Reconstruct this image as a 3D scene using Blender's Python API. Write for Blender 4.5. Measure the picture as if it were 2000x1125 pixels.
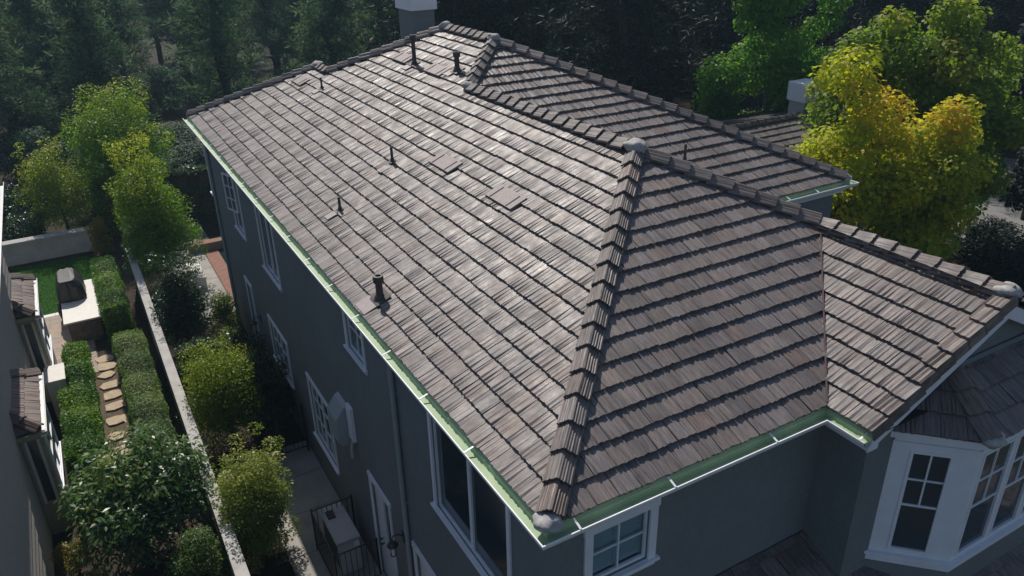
import bpy, bmesh, math, random
import numpy as np
from mathutils import Vector, Matrix

for o in list(bpy.data.objects): bpy.data.objects.remove(o)
scn = bpy.context.scene
COL = scn.collection
E = 7.3                      # eave height above the ground

# ------------------------------------------------------------------ camera
def cam_axes(yaw, pit, rol):
    cy, sy, cp, sp = math.cos(yaw), math.sin(yaw), math.cos(pit), math.sin(pit)
    f = Vector((sy*cp, cy*cp, -sp)); r = Vector((cy, -sy, 0)); u = r.cross(f)
    c, s = math.cos(rol), math.sin(rol)
    return c*r + s*u, -s*r + c*u, f
cam = bpy.data.cameras.new('camera'); camo = bpy.data.objects.new('camera', cam); COL.objects.link(camo)
CAM = Vector((-3.5508, -5.6502, 6.2024 + E))
cr, cu, cf = cam_axes(0.5108, 0.4524, -0.0228)
m = Matrix((cr, cu, -cf)).transposed().to_4x4(); m.translation = CAM
camo.matrix_world = m
cam.sensor_width = 36; cam.lens = 1535.77/2000*36; cam.clip_start = .1; cam.clip_end = 2000
scn.camera = camo

# ------------------------------------------------------------------ light
SUN_EL, SUN_AZ = 47.5, 8.1          # azimuth from +y towards +x
w = bpy.data.worlds.new('World'); scn.world = w; w.use_nodes = True
nt = w.node_tree; bg = nt.nodes['Background']
sky = nt.nodes.new('ShaderNodeTexSky'); sky.sky_type = 'NISHITA'; sky.sun_disc = False
sky.sun_elevation = math.radians(SUN_EL); sky.sun_rotation = math.radians(SUN_AZ)
nt.links.new(sky.outputs[0], bg.inputs[0]); bg.inputs[1].default_value = 0.09
sun = bpy.data.lights.new('sun', 'SUN'); suno = bpy.data.objects.new('sun', sun); COL.objects.link(suno)
sun.energy = 4.4; sun.angle = math.radians(.53); sun.color = (1, .93, .84)
el, az = math.radians(SUN_EL), math.radians(SUN_AZ)
SD = Vector((math.sin(az)*math.cos(el), math.cos(az)*math.cos(el), math.sin(el)))
suno.rotation_euler = SD.to_track_quat('Z', 'Y').to_euler(); suno.location = (0, 60, 60)
vs = scn.view_settings
vs.view_transform = 'Standard'; vs.look = 'None'; vs.exposure = 0.0; vs.gamma = 1; vs.use_curve_mapping = False

rnd = random.Random(7); rng = np.random.default_rng(7)

# ------------------------------------------------------------------ materials
def srgb(r, g, b):
    f = lambda c: (c/255/12.92 if c/255 <= .04045 else ((c/255+.055)/1.055)**2.4)
    return (f(r), f(g), f(b), 1)
class NB:
    def __init__(s, name):
        s.m = bpy.data.materials.new(name); s.m.use_nodes = True; s.t = s.m.node_tree; s.N = s.t.nodes
        s.b = s.N['Principled BSDF']; s.out = s.N['Material Output']
    def n(s, typ, **kw):
        x = s.N.new(typ)
        for k, v in kw.items(): setattr(x, k, v)
        return x
    def l(s, a, b): s.t.links.new(a, b)
    def noise(s, vec, scale, detail=4, rough=.6, dim='3D'):
        x = s.n('ShaderNodeTexNoise', noise_dimensions=dim); x.inputs['Scale'].default_value = scale
        x.inputs['Detail'].default_value = detail; x.inputs['Roughness'].default_value = rough
        if vec is not None: s.l(vec, x.inputs['Vector'])
        return x.outputs['Fac']
    def ramp(s, fac, stops):
        x = s.n('ShaderNodeValToRGB'); e = x.color_ramp.elements
        while len(e) < len(stops): e.new(.5)
        for i, (p, c) in enumerate(stops): e[i].position = p; e[i].color = c if len(c) == 4 else (*c, 1)
        s.l(fac, x.inputs[0]); return x.outputs[0]
    def mapping(s, vec, scale=(1,1,1)):
        x = s.n('ShaderNodeMapping'); x.inputs['Scale'].default_value = scale; s.l(vec, x.inputs[0]); return x.outputs[0]
    def mix(s, a, b, fac, mode='MIX'):
        x = s.n('ShaderNodeMix', data_type='RGBA', blend_type=mode)
        if hasattr(fac, 'is_linked'): s.l(fac, x.inputs[0])
        else: x.inputs[0].default_value = fac
        for v, i in ((a, 6), (b, 7)):
            if hasattr(v, 'is_linked'): s.l(v, x.inputs[i])
            else: x.inputs[i].default_value = v if len(v) == 4 else (*v, 1)
        return x.outputs[2]
    def math(s, op, a, b=0.):
        x = s.n('ShaderNodeMath', operation=op)
        for v, i in ((a, 0), (b, 1)):
            if hasattr(v, 'is_linked'): s.l(v, x.inputs[i])
            else: x.inputs[i].default_value = v
        return x.outputs[0]
    def bump(s, h, strength, dist):
        x = s.n('ShaderNodeBump'); x.inputs['Strength'].default_value = strength; x.inputs['Distance'].default_value = dist
        s.l(h, x.inputs['Height']); s.l(x.outputs[0], s.b.inputs['Normal'])
    def fin(s, col=None, rough=.7, spec=.5, metal=0):
        if col is not None:
            if hasattr(col, 'is_linked'): s.l(col, s.b.inputs['Base Color'])
            else: s.b.inputs['Base Color'].default_value = col if len(col) == 4 else (*col, 1)
        if hasattr(rough, 'is_linked'): s.l(rough, s.b.inputs['Roughness'])
        else: s.b.inputs['Roughness'].default_value = rough
        s.b.inputs['Specular IOR Level'].default_value = spec; s.b.inputs['Metallic'].default_value = metal
        return s.m
    def obj(s): return s.n('ShaderNodeTexCoord').outputs['Object']
    def pos(s): return s.n('ShaderNodeNewGeometry').outputs['Position']
    def attr(s, name, out='Color'): return s.n('ShaderNodeAttribute', attribute_name=name).outputs[out]

def simple(name, col, rough=.6, spec=.5, metal=0, vary=.12, scale=6, bump=0, bscale=60):
    b = NB(name); p = b.pos(); c = srgb(*col) if max(col) > 1 else (*col, 1)
    f = b.noise(p, scale, 5)
    lo = tuple(x*(1-vary*1.6) for x in c[:3]); hi = tuple(min(1, x*(1+vary*1.6)) for x in c[:3])
    cc = b.ramp(f, [(.25, lo), (.75, hi)])
    if bump: b.bump(b.noise(p, bscale, 4), .6, bump)
    return b.fin(cc, rough, spec, metal)

def mat_tile(name, pal, rough=.5, spec=.5):
    b = NB(name)
    guv = b.attr('guv', 'Vector'); oi = b.n('ShaderNodeObjectInfo')
    off = b.n('ShaderNodeVectorMath', operation='SCALE'); cmb = b.n('ShaderNodeCombineXYZ')
    b.l(oi.outputs['Random'], cmb.inputs[0]); b.l(oi.outputs['Random'], cmb.inputs[2])
    b.l(cmb.outputs[0], off.inputs[0]); off.inputs['Scale'].default_value = 37.
    ad = b.n('ShaderNodeVectorMath', operation='ADD'); b.l(guv, ad.inputs[0]); b.l(off.outputs[0], ad.inputs[1])
    v = ad.outputs[0]
    g1 = b.noise(b.mapping(v, (70, 3.2, 9)), 1, 5, .65)
    g2 = b.noise(b.mapping(v, (190, 9, 9)), 1, 3, .6)
    bl = b.noise(b.pos(), .9, 4, .6)
    g = b.math('ADD', b.math('MULTIPLY', g1, .72), b.math('MULTIPLY', g2, .28))
    col = b.ramp(g, [(.30, pal[0]), (.46, pal[1]), (.60, pal[2]), (.74, pal[3])])
    col = b.mix(col, b.attr('tint'), 1., 'MULTIPLY'); col = b.mix(col, oi.outputs['Color'], 1., 'MULTIPLY')
    wr = b.ramp(bl, [(.3, (.80, .79, .80)), (.55, (1, 1, 1)), (.75, (1.1, 1.03, .97))])
    col = b.mix(col, wr, 1., 'MULTIPLY')
    # dull lichen specks
    sp = b.noise(b.pos(), 28, 2); spk = b.ramp(sp, [(.70, (0, 0, 0)), (.78, (1, 1, 1))])
    col = b.mix(col, (.16, .145, .13), b.math('MULTIPLY', spk, .5))
    b.bump(g, .9, .006)
    r = b.math('ADD', b.math('MULTIPLY', g2, .2), b.math('ADD', b.math('MULTIPLY', b.noise(b.pos(), 3.3, 2), .6), rough-.38))
    return b.fin(col, r, spec)

def mat_leaf(name, a, c2, c3=None, rough=.45, trans=.45, spec=.3):
    b = NB(name); at = b.attr('tint', 'Fac')
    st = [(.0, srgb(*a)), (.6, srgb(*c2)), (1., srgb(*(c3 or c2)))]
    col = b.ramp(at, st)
    b.fin(col, rough, spec)
    tr = b.n('ShaderNodeBsdfTranslucent'); tc = b.mix(col, (1.0, 1.15, .55, 1), 1., 'MULTIPLY'); b.l(tc, tr.inputs[0])
    mx = b.n('ShaderNodeMixShader'); mx.inputs[0].default_value = trans
    b.l(b.b.outputs[0], mx.inputs[1]); b.l(tr.outputs[0], mx.inputs[2]); b.l(mx.outputs[0], b.out.inputs[0])
    return b.m

M = {}
M['tile'] = mat_tile('shake_tile', [(.052,.043,.041), (.140,.118,.112), (.214,.186,.178), (.325,.298,.288)], .48, .42)
M['cap'] = mat_tile('cap_tile', [(.06,.05,.047), (.14,.118,.11), (.22,.19,.178), (.31,.28,.26)], .55, .4)
M['ntile'] = mat_tile('neighbour_tile', [(.10,.075,.07), (.16,.125,.115), (.20,.16,.145), (.25,.20,.18)], .6, .4)
M['deck'] = simple('underlay', (.03,.028,.027), .9)
M['mortar'] = simple('mortar', (.36,.35,.345), .9, .3, 0, .2, 9, .01, 40)
def mat_wall():
    b = NB('shingle_siding'); p = b.pos()
    sep = b.n('ShaderNodeSeparateXYZ'); b.l(p, sep.inputs[0])
    hx = b.math('ADD', sep.outputs[0], sep.outputs[1])
    cm = b.n('ShaderNodeCombineXYZ'); b.l(hx, cm.inputs[0]); b.l(sep.outputs[2], cm.inputs[1])
    br = b.n('ShaderNodeTexBrick'); br.offset_frequency = 2; br.inputs['Scale'].default_value = 1
    br.inputs['Brick Width'].default_value = .17; br.inputs['Row Height'].default_value = .2
    br.inputs['Mortar Size'].default_value = .004; br.inputs['Color1'].default_value = (1,1,1,1); br.inputs['Color2'].default_value = (.94,.94,.95,1)
    br.inputs['Mortar'].default_value = (.76,.76,.76,1)
    b.l(cm.outputs[0], br.inputs['Vector'])
    n = b.ramp(b.noise(p, .7, 4), [(.3, (.162,.180,.188)), (.7, (.188,.206,.213))])
    c = b.mix(n, br.outputs[0], 1., 'MULTIPLY')
    b.bump(br.outputs[0], .5, .006)
    return b.fin(c, .8, .3)
M['wall'] = mat_wall()
M['white'] = simple('white_paint', (.73,.75,.81), .45, .5, 0, .05, 3)
M['lip'] = simple('white_metal', (.80,.81,.82), .35, .5, 0, .06, 3)
def mat_gutter():
    b = NB('green_gutter_lining'); p = b.pos()
    c = b.ramp(b.noise(p, 2.2, 5), [(.3, (.26,.37,.225)), (.7, (.35,.46,.285))])
    d = b.ramp(b.noise(p, 13, 4, .7), [(.62, (0,0,0)), (.72, (1,1,1))])
    c = b.mix(c, (.12,.13,.09, 1), b.math('MULTIPLY', d, .55))
    return b.fin(c, .6, .4)
M['gutter'] = mat_gutter()
M['spout'] = simple('grey_downspout', (.30,.34,.36), .5, .5, 0, .05)
def mat_glass(name, tint=(.01,.014,.018), rough=.03):
    b = NB(name)
    return b.fin((*tint, 1), rough, .9)
M['glass'] = mat_glass('window_glass', (.032,.048,.064), .06)  # bluish base colour stands in for sky reflected in the panes
def mat_clear():
    b = NB('clear_glass'); N = b.n
    ge = N('ShaderNodeNewGeometry'); dt = N('ShaderNodeVectorMath', operation='DOT_PRODUCT'); b.l(ge.outputs['Incoming'], dt.inputs[0]); b.l(ge.outputs['Normal'], dt.inputs[1])
    pw_ = b.math('POWER', b.math('SUBTRACT', 1., b.math('ABSOLUTE', dt.outputs['Value'])), 5.); fr = b.math('MULTIPLY_ADD', pw_, .9); fr.node.inputs[2].default_value = .05
    gl = N('ShaderNodeBsdfGlossy'); gl.inputs['Roughness'].default_value = .02
    tp = N('ShaderNodeBsdfTransparent'); tp.inputs[0].default_value = (.75,.82,.82,1)
    mx = N('ShaderNodeMixShader'); b.l(fr, mx.inputs[0]); b.l(tp.outputs[0], mx.inputs[1]); b.l(gl.outputs[0], mx.inputs[2])
    b.l(mx.outputs[0], b.out.inputs[0]); return b.m
M['clear'] = mat_clear()
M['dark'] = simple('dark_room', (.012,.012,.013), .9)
M['pipe'] = simple('painted_vent_pipe', (.07,.055,.052), .55, .4, 0, .2)
M['lead'] = simple('lead_flashing', (.30,.25,.245), .6, .5, 0, .12, 12)
M['vent'] = simple('vent_tile_paint', (.24,.20,.197), .62, .4, 0, .14, 14)
M['valley'] = simple('valley_metal', (.16,.11,.105), .35, .6, .5, .15)
M['iron'] = simple('black_iron', (.012,.013,.014), .5, .5)
M['unit'] = simple('beige_grey_enamel', (.40,.385,.38), .5, .5, 0, .05)
M['brass'] = simple('dark_bronze', (.05,.055,.05), .4, .5, .4)
M['lampglass'] = simple('frosted_lamp_glass', (.7,.68,.6), .3)
M['concrete'] = simple('concrete', (.33,.31,.285), .85, .3, 0, .14, 1.3, .004, 90)
M['stucco'] = simple('pale_stucco', (.42,.41,.39), .9, .3, 0, .12, 2.5, .004, 80)
M['tan'] = simple('tan_stucco', (.36,.31,.25), .9, .3, 0, .1, 2.5, .004, 80)
M['siding'] = simple('grey_lap_siding', (.42,.395,.37), .75, .3, 0, .06, 4)
M['counter'] = simple('white_counter', (.62,.60,.56), .5, .5, 0, .05)
M['cover'] = simple('black_vinyl_cover', (.022,.022,.025), .42, .5, 0, .2)
M['stone'] = simple('sandstone', (.42,.34,.24), .85, .3, 0, .16, 7, .006, 40)
M['islandstone'] = simple('island_stone', (.12,.105,.09), .85, .3, 0, .35, 5, .01, 14)
M['paver'] = None
def mat_paver():
    b = NB('paver'); oi = b.n('ShaderNodeObjectInfo')
    c = b.ramp(oi.outputs['Random'], [(0, (.30,.26,.23)), (.4, (.36,.30,.25)), (.7, (.40,.30,.235)), (1, (.31,.29,.275))])
    c = b.mix(c, b.ramp(b.noise(b.pos(), 9, 4), [(.3, (.82,.82,.82)), (.7, (1.1,1.1,1.1))]), 1., 'MULTIPLY')
    return b.fin(c, .85, .3)
M['paver'] = mat_paver()
M['joint'] = simple('joint_sand', (.17,.15,.125), .95)
M['bark'] = simple('bark', (.075,.058,.045), .95, .2, 0, .35, 9, .02, 18)
M['palebark'] = simple('pale_bark', (.20,.18,.155), .95, .2, 0, .3, 9, .015, 20)
def mat_ground():
    b = NB('ground_litter'); p = b.pos()
    c = b.ramp(b.noise(p, .35, 6, .65), [(.3, (.020,.017,.012)), (.5, (.040,.033,.022)), (.62, (.035,.042,.018)), (.75, (.075,.062,.042))])
    c = b.mix(c, b.ramp(b.noise(p, 9, 4), [(.3, (.6,.6,.6)), (.7, (1.3,1.3,1.3))]), 1., 'MULTIPLY')
    b.bump(b.noise(p, 7, 5), .8, .05)
    return b.fin(c, .95, .2)
M['ground'] = mat_ground()
M['soil'] = simple('garden_soil', (.045,.035,.026), .95, .2, 0, .35, 5, .03, 25)
M['asphalt'] = simple('pale_asphalt', (.20,.195,.19), .9, .3, 0, .1, .8, .004, 90)
M['turf'] = simple('turf_base', (.035,.085,.02), .9, .2, 0, .2, 4)
def mat_brick():
    b = NB('brick_paving'); p = b.pos()
    br = b.n('ShaderNodeTexBrick'); br.inputs['Scale'].default_value = 1; br.inputs['Brick Width'].default_value = .2; br.inputs['Row Height'].default_value = .1
    br.inputs['Mortar Size'].default_value = .008; br.inputs['Color1'].default_value = (.30,.13,.09,1); br.inputs['Color2'].default_value = (.22,.09,.065,1); br.inputs['Mortar'].default_value = (.2,.17,.15,1)
    b.l(p, br.inputs['Vector']); return b.fin(br.outputs[0], .85, .3)
M['brick'] = mat_brick()
M['water'] = mat_glass('pool_water', (.012,.03,.032), .04)

# ------------------------------------------------------------------ mesh helpers
WM = {}                                    # world matrix of every object we make
def reg(o, parent=None, world=None, local=False):
    """link; world = matrix in world space (identity by default); local: basis is relative to the parent"""
    COL.objects.link(o); b = world if world is not None else Matrix.Identity(4)
    o.matrix_basis = b
    if parent is not None:
        o.parent = parent
        if local: o.matrix_parent_inverse = Matrix.Identity(4); WM[o.name] = WM[parent.name] @ b
        else: o.matrix_parent_inverse = WM[parent.name].inverted(); WM[o.name] = b.copy()
    else: WM[o.name] = b.copy()
    return o
def tag(o, label=None, cat=None, group=None, kind=None):
    if label: o['label'] = label
    if cat: o['category'] = cat
    if group: o['group'] = group
    if kind: o['kind'] = kind
    return o
def thing(name, loc, label, cat, group=None):
    o = bpy.data.objects.new(name, None); o.empty_display_size = .3
    reg(o, None, Matrix.Translation(Vector(loc))); return tag(o, label, cat, group)
def mkmesh(name, V, F, mat, smooth=False):
    me = bpy.data.meshes.new(name); me.from_pydata([tuple(v) for v in V], [], F); me.materials.append(mat)
    if smooth: me.polygons.foreach_set('use_smooth', [True]*len(me.polygons))
    me.update(); return me
class MB:
    def __init__(s): s.V = []; s.F = []
    def add(s, V, F):
        k = len(s.V); s.V += [Vector(v) for v in V]; s.F += [tuple(i+k for i in f) for f in F]; return s
    def box(s, x0, x1, y0, y1, z0, z1):
        return s.add([(x0,y0,z0),(x1,y0,z0),(x1,y1,z0),(x0,y1,z0),(x0,y0,z1),(x1,y0,z1),(x1,y1,z1),(x0,y1,z1)],
              [(0,3,2,1),(4,5,6,7),(0,1,5,4),(1,2,6,5),(2,3,7,6),(3,0,4,7)])
    def fbox(s, fr, u0, u1, z0, z1, n0, n1):
        O, U, N = fr; Z = Vector((0,0,1)); P = lambda u, z, n: O + U*u + Z*z + N*n
        V = [P(u0,z0,n0),P(u1,z0,n0),P(u1,z0,n1),P(u0,z0,n1),P(u0,z1,n0),P(u1,z1,n0),P(u1,z1,n1),P(u0,z1,n1)]
        F = [(0,3,2,1),(4,5,6,7),(0,1,5,4),(1,2,6,5),(2,3,7,6),(3,0,4,7)]
        if U.cross(N).dot(Z) < 0: F = [f[::-1] for f in F]
        return s.add(V, F)
    def tube(s, path, rad, seg=8, cap=True):
        path = [Vector(p) for p in path]; n = len(path)
        if not hasattr(rad, '__len__'): rad = [rad]*n
        ring = []; k0 = len(s.V)
        for i, p in enumerate(path):
            d = (path[min(i+1, n-1)] - path[max(i-1, 0)]).normalized()
            a = d.orthogonal().normalized() if i == 0 else (a - d*a.dot(d)).normalized()
            b = d.cross(a)
            for j in range(seg):
                t = 2*math.pi*j/seg; s.V.append(p + (a*math.cos(t) + b*math.sin(t))*rad[i])
        for i in range(n-1):
            for j in range(seg):
                a0, a1 = k0+i*seg+j, k0+i*seg+(j+1) % seg
                s.F.append((a0, a1, a1+seg, a0+seg))
        if cap:
            s.F.append(tuple(k0+j for j in range(seg))[::-1]); s.F.append(tuple(k0+(n-1)*seg+j for j in range(seg)))
        return s
    def lathe(s, c, prof, seg=16):
        c = Vector(c); k0 = len(s.V); n = len(prof)
        for r, z in prof:
            for j in range(seg):
                t = 2*math.pi*j/seg; s.V.append(c + Vector((r*math.cos(t), r*math.sin(t), z)))
        for i in range(n-1):
            for j in range(seg):
                a0, a1 = k0+i*seg+j, k0+i*seg+(j+1) % seg
                s.F.append((a0, a1, a1+seg, a0+seg))
        s.F.append(tuple(k0+j for j in range(seg))[::-1]); s.F.append(tuple(k0+(n-1)*seg+j for j in range(seg)))
        return s
    def prism(s, poly, vec):
        """poly: list of 3D points (ccw seen against vec), extruded by vec"""
        n = len(poly); P = [Vector(p) for p in poly]; v = Vector(vec)
        return s.add(P + [p+v for p in P], [tuple(range(n))[::-1], tuple(range(n, 2*n))] + [(i, (i+1) % n, n+(i+1) % n, n+i) for i in range(n)])
    def build(s, name, mat, parent=None, smooth=False, local=False, world=None, bevel=0):
        me = mkmesh(name, s.V, s.F, mat, smooth)
        if bevel:
            bm = bmesh.new(); bm.from_mesh(me); bmesh.ops.bevel(bm, geom=list(bm.edges), offset=bevel, segments=2, affect='EDGES'); bm.to_mesh(me); bm.free()
        return reg(bpy.data.objects.new(name, me), parent, world, local)
def attr_vec(me, name, arr):
    a = me.attributes.new(name, 'FLOAT_VECTOR', 'POINT'); a.data.foreach_set('vector', np.asarray(arr, np.float32).ravel())
def attr_col(me, name, arr):
    a = me.attributes.new(name, 'FLOAT_COLOR', 'POINT'); a.data.foreach_set('color', np.asarray(arr, np.float32).ravel())
def struct(o): o['kind'] = 'structure'; return o

# ------------------------------------------------------------------ ground and paving
g = MB(); g.add([(-250,-150,0),(350,-150,0),(350,400,0),(-250,400,0)], [(0,1,2,3)]); struct(g.build('ground', M['ground']))
def sheet(name, pts, z, mat):
    g = MB(); g.add([(x, y, z) for x, y in pts], [tuple(range(len(pts)))]); return struct(g.build(name, mat))
sheet('garden_bed', [(-6.2,7),(-2.8,7),(-2.8,33),(-6.2,33)], .004, M['soil'])
sheet('side_bed', [(-2.5,13.2),(.15,13.2),(.15,22.1),(-2.5,22.1)], .004, M['soil'])
sheet('back_road', [(-60,50.5),(9,48.5),(16,48.3),(16,51.0),(-60,53.8)], .008, simple('worn_lane', (.10,.098,.095), .95, .2, 0, .3, .6))
sheet('street', [(27,9.5),(36,8),(44,15),(41,20.5),(33,17.8)], .008, M['asphalt'])
kb = MB(); kb.tube([(33,18.0,.06),(41,20.7,.06),(47,21,.06)], .16, 4); struct(kb.build('kerb', M['concrete']))

# ------------------------------------------------------------------ shake tiles
T_ = 0.4892; SEC = math.sqrt(1+T_*T_); EXP = .30*SEC; LAP = .055; TW = .318
def tile_geo(r, w=TW, ex=EXP, nc=11, thick=.055, amp=.013):
    """verts in (u across, v up the slope, n out), faces; butt at v=0"""
    us = np.sort(np.concatenate([[.004, w-.004], np.linspace(.0, w, nc)[1:-1] + np.array([r.uniform(-.009, .009) for _ in range(nc-2)])]))
    h = np.array([r.uniform(-amp, amp) for _ in range(nc)]); h[0] -= .003; h[-1] -= .003
    V = []
    wob = [r.uniform(-.010, .008) for _ in range(nc)]
    for u, hh, j in zip(us, h, wob): V.append((u, ex+LAP, .004+hh*.15))
    for u, hh, j in zip(us, h, wob): V.append((u, j, thick+hh))
    for u, hh, j in zip(us, h, wob): V.append((u, j+.003, -.006))
    F = []
    for k in range(nc-1):
        F.append((k, nc+k, nc+k+1, k+1)); F.append((nc+k, 2*nc+k, 2*nc+k+1, nc+k+1))
    F.append((0, 2*nc, nc)); F.append((nc-1, 2*nc-1, 3*nc-1))
    return np.array(V), F
def tint(r, red=.04):
    b = r.uniform(.80, 1.18); k = r.random()
    if k < red: return (b*1.07, b*.97, b*.90, 1)
    if k < red+.12: return (b*.90, b*.93, b*.97, 1)
    q = r.uniform(-.03, .03); return (b*(1+q), b, b*(1-q), 1)
def clip_geo(V, F, planes):
    bm = bmesh.new(); vs = [bm.verts.new(v) for v in V]
    for f in F: bm.faces.new([vs[i] for i in f])
    for co, no in planes:
        bmesh.ops.bisect_plane(bm, geom=list(bm.verts)+list(bm.edges)+list(bm.faces), plane_co=co, plane_no=no, clear_outer=True)
    bm.verts.index_update(); V2 = np.array([v.co[:] for v in bm.verts]); F2 = [tuple(v.index for v in f.verts) for f in bm.faces]; bm.free()
    return V2, F2
class Plane:
    def __init__(s, O, U, V): s.O = Vector(O); s.U = Vector(U).normalized(); s.V = Vector(V).normalized(); s.N = s.U.cross(s.V)
    def P(s, u, v, n=0): return s.O + s.U*u + s.V*v + s.N*n
    def mat(s, u, v): m = Matrix((s.U, s.V, s.N)).transposed().to_4x4(); m.translation = s.P(u, v); return m
def lay(pl, prange, lines, seed, jog=.5):
    """tiles of one roof plane -> list of dict(pl,u,v,clip planes or None). lines(p) -> (a,b,c,d): a+b*p <= u <= c+d*p, p = plan distance from the eave"""
    r = random.Random(seed); out = []; pe = EXP/SEC; n = int(math.ceil(prange/pe - .02))
    for i in range(n):
        p0 = i*pe; pm = min(p0+pe*.5, prange-.01); a, b, c, d = lines(pm); p1 = p0+(EXP+LAP)/SEC
        lo = min(a+b*p0, a+b*p1); hi = max(c+d*p0, c+d*p1)
        off = (i % 2)*TW*jog + r.uniform(-.02, .02); k = math.floor((lo-off)/TW)
        while off+k*TW < hi:
            u0 = off+k*TW; k += 1
            cs = [(u0, p0), (u0+TW, p0), (u0, p1), (u0+TW, p1)]
            L = [u-(a+b*p) for u, p in cs]; H = [(c+d*p)-u for u, p in cs]; top = p1 > prange+.02
            if max(L) <= 0.01 or max(H) <= 0.01: continue
            pls = []
            if min(L) < 0: pls.append(((a+b*p0-u0, 0, 0), (-1, b/SEC, 0)))
            if min(H) < 0: pls.append(((c+d*p0-u0, 0, 0), (1, -d/SEC, 0)))
            if top: pls.append(((0, (prange-p0)*SEC, 0), (0, 1, 0)))
            out.append(dict(pl=pl, u=u0, v=p0*SEC, clip=pls, row=i))
    return out
tr = random.Random(3)
TVAR = [tile_geo(tr) for _ in range(16)]
def tile_mesh(name, V, F, mat, off=(0,0)):
    me = mkmesh(name, V, F, mat); attr_vec(me, 'guv', V+np.array([off[0], off[1], 0])); attr_col(me, 'tint', np.ones((len(V), 4))); return me
TMESH = {}
def put_tiles(tiles, parent, mat, mk, limit=300, seed=1, bulk=True):
    """largest (seen from the photograph's position) as objects of their own, the rest in one part"""
    r = random.Random(seed)
    def score(t):
        c = t['pl'].P(t['u']+TW/2, t['v']+EXP/2); d = CAM-c; L = d.length; x = (c-CAM)
        z = x.dot(cf); px, py = x.dot(cr)/z, x.dot(cu)/z
        vis = 1 if (z > 0 and abs(px) < .67 and abs(py) < .39) else .02
        return vis*max(0.001, t['pl'].N.dot(d)/L)/(L*L)*(.6 if t['clip'] else 1)
    tiles = sorted(tiles, key=score, reverse=True); one = tiles[:limit]; rest = tiles[limit:]
    if mk not in TMESH: TMESH[mk] = [tile_mesh('tile', V, F, mat) for V, F in TVAR]
    for t in one:
        k = r.randrange(16)
        if t['clip']:
            V, F = clip_geo(*TVAR[k], t['clip'])
            if len(F) < 3: continue
            me = tile_mesh('tile', V, F, mat)
        else: me = TMESH[mk][k]
        o = bpy.data.objects.new('tile', me); o.color = tint(r)
        reg(o, parent, t['pl'].mat(t['u'], t['v']) @ Matrix.Rotation(r.uniform(-.006, .006), 4, 'Z') @ Matrix.Translation((0, r.uniform(-.006, .006), r.uniform(-.002, .003))))
    if not rest: return
    VV = []; FF = []; G = []; C = []; k0 = 0
    for t in rest:
        V, F = TVAR[r.randrange(16)]
        if t['clip']: V, F = clip_geo(V, F, t['clip'])
        if len(V) < 3: continue
        pl = t['pl']; A = np.array((pl.U, pl.V, pl.N)); j = np.array([0, r.uniform(-.006, .006), r.uniform(-.002, .003)])
        VV.append((V+j) @ A + np.array(pl.P(t['u'], t['v']))); G.append(V+np.array([r.uniform(0, 40), r.uniform(0, 40), r.uniform(0, 40)]))
        C.append(np.tile(tint(r), (len(V), 1))); FF += [tuple(i+k0 for i in f) for f in F]; k0 += len(V)
    me = mkmesh('far_tiles', np.concatenate(VV), FF, mat); attr_vec(me, 'guv', np.concatenate(G)); attr_col(me, 'tint', np.concatenate(C))
    o = reg(bpy.data.objects.new('far_tiles', me), parent); o['kind'] = 'stuff'
def cap_geo(r, length=.44, hw=.175, slope=.74, top=.150, nc=23, lift=.04, amp=.004):
    us = np.linspace(-hw, hw, nc); V = []
    h = [top - slope*abs(u) + (.0065*(1 if i % 2 else -1) if u > .02 else 0) + r.uniform(-amp, amp) for i, u in enumerate(us)]; h[nc//2] = top-.008
    wob = [r.uniform(-.010, .010) for _ in us]
    for u, hh, j in zip(us, h, wob): V.append((u*.93, length, hh-.014))
    for u, hh, j in zip(us, h, wob): V.append((u, j, hh+lift))
    for u, hh, j in zip(us, h, wob): V.append((u*.97, j+.004, hh+lift-.040))
    V += [(-hw*.93, length, h[0]-.05), (hw*.93, length, h[-1]-.05)]
    F = []
    for k in range(nc-1): F += [(k, nc+k, nc+k+1, k+1), (nc+k, 2*nc+k, 2*nc+k+1, nc+k+1)]
    F += [(0, 3*nc, 2*nc, nc), (nc-1, 2*nc-1, 3*nc-1, 3*nc+1)]
    return np.array(V), F
CVAR = [cap_geo(tr) for _ in range(8)]
CMESH = {}
def caps(p0, p1, parent, sp=.40, start=0, end=0, seed=0, mat='cap', name='ridge_tile'):
    """caps lapped uphill from p0 (lower/first end) to p1"""
    if mat not in CMESH: CMESH[mat] = [tile_mesh(name, V, F, M[mat]) for V, F in CVAR]
    p0 = Vector(p0); p1 = Vector(p1); D = (p1-p0); L = D.length-start-end; D.normalize(); n = max(1, round(L/sp)); s = L/n
    S = D.cross(Vector((0,0,1))).normalized(); Up = S.cross(D); r = random.Random(seed+11)
    for i in range(n):
        m = Matrix((S, D, Up)).transposed().to_4x4(); m.translation = p0 + D*(start+i*s+r.uniform(-.008, .008))
        o = bpy.data.objects.new(name, CMESH[mat][r.randrange(8)]); o.color = tint(r)
        reg(o, parent, m @ Matrix.Rotation(r.uniform(-.025, .025), 4, 'Z'))
def blob(name, c, rad, parent, mat, seed=0, flat=.6):
    bm = bmesh.new(); bmesh.ops.create_icosphere(bm, subdivisions=3, radius=1); r = random.Random(seed)
    from mathutils import noise as mn
    for v in bm.verts:
        k = 1+.30*mn.noise(v.co*1.5+Vector((seed*3.1, 0, 0)))+.12*mn.noise(v.co*4+Vector((0, seed, 0)))
        v.co = Vector((v.co.x*rad*k, v.co.y*rad*k, v.co.z*rad*flat*k))+Vector(c)
    me = bpy.data.meshes.new(name); bm.to_mesh(me); bm.free(); me.materials.append(mat); me.polygons.foreach_set('use_smooth', [True]*len(me.polygons))
    return reg(bpy.data.objects.new(name, me), parent)

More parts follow.
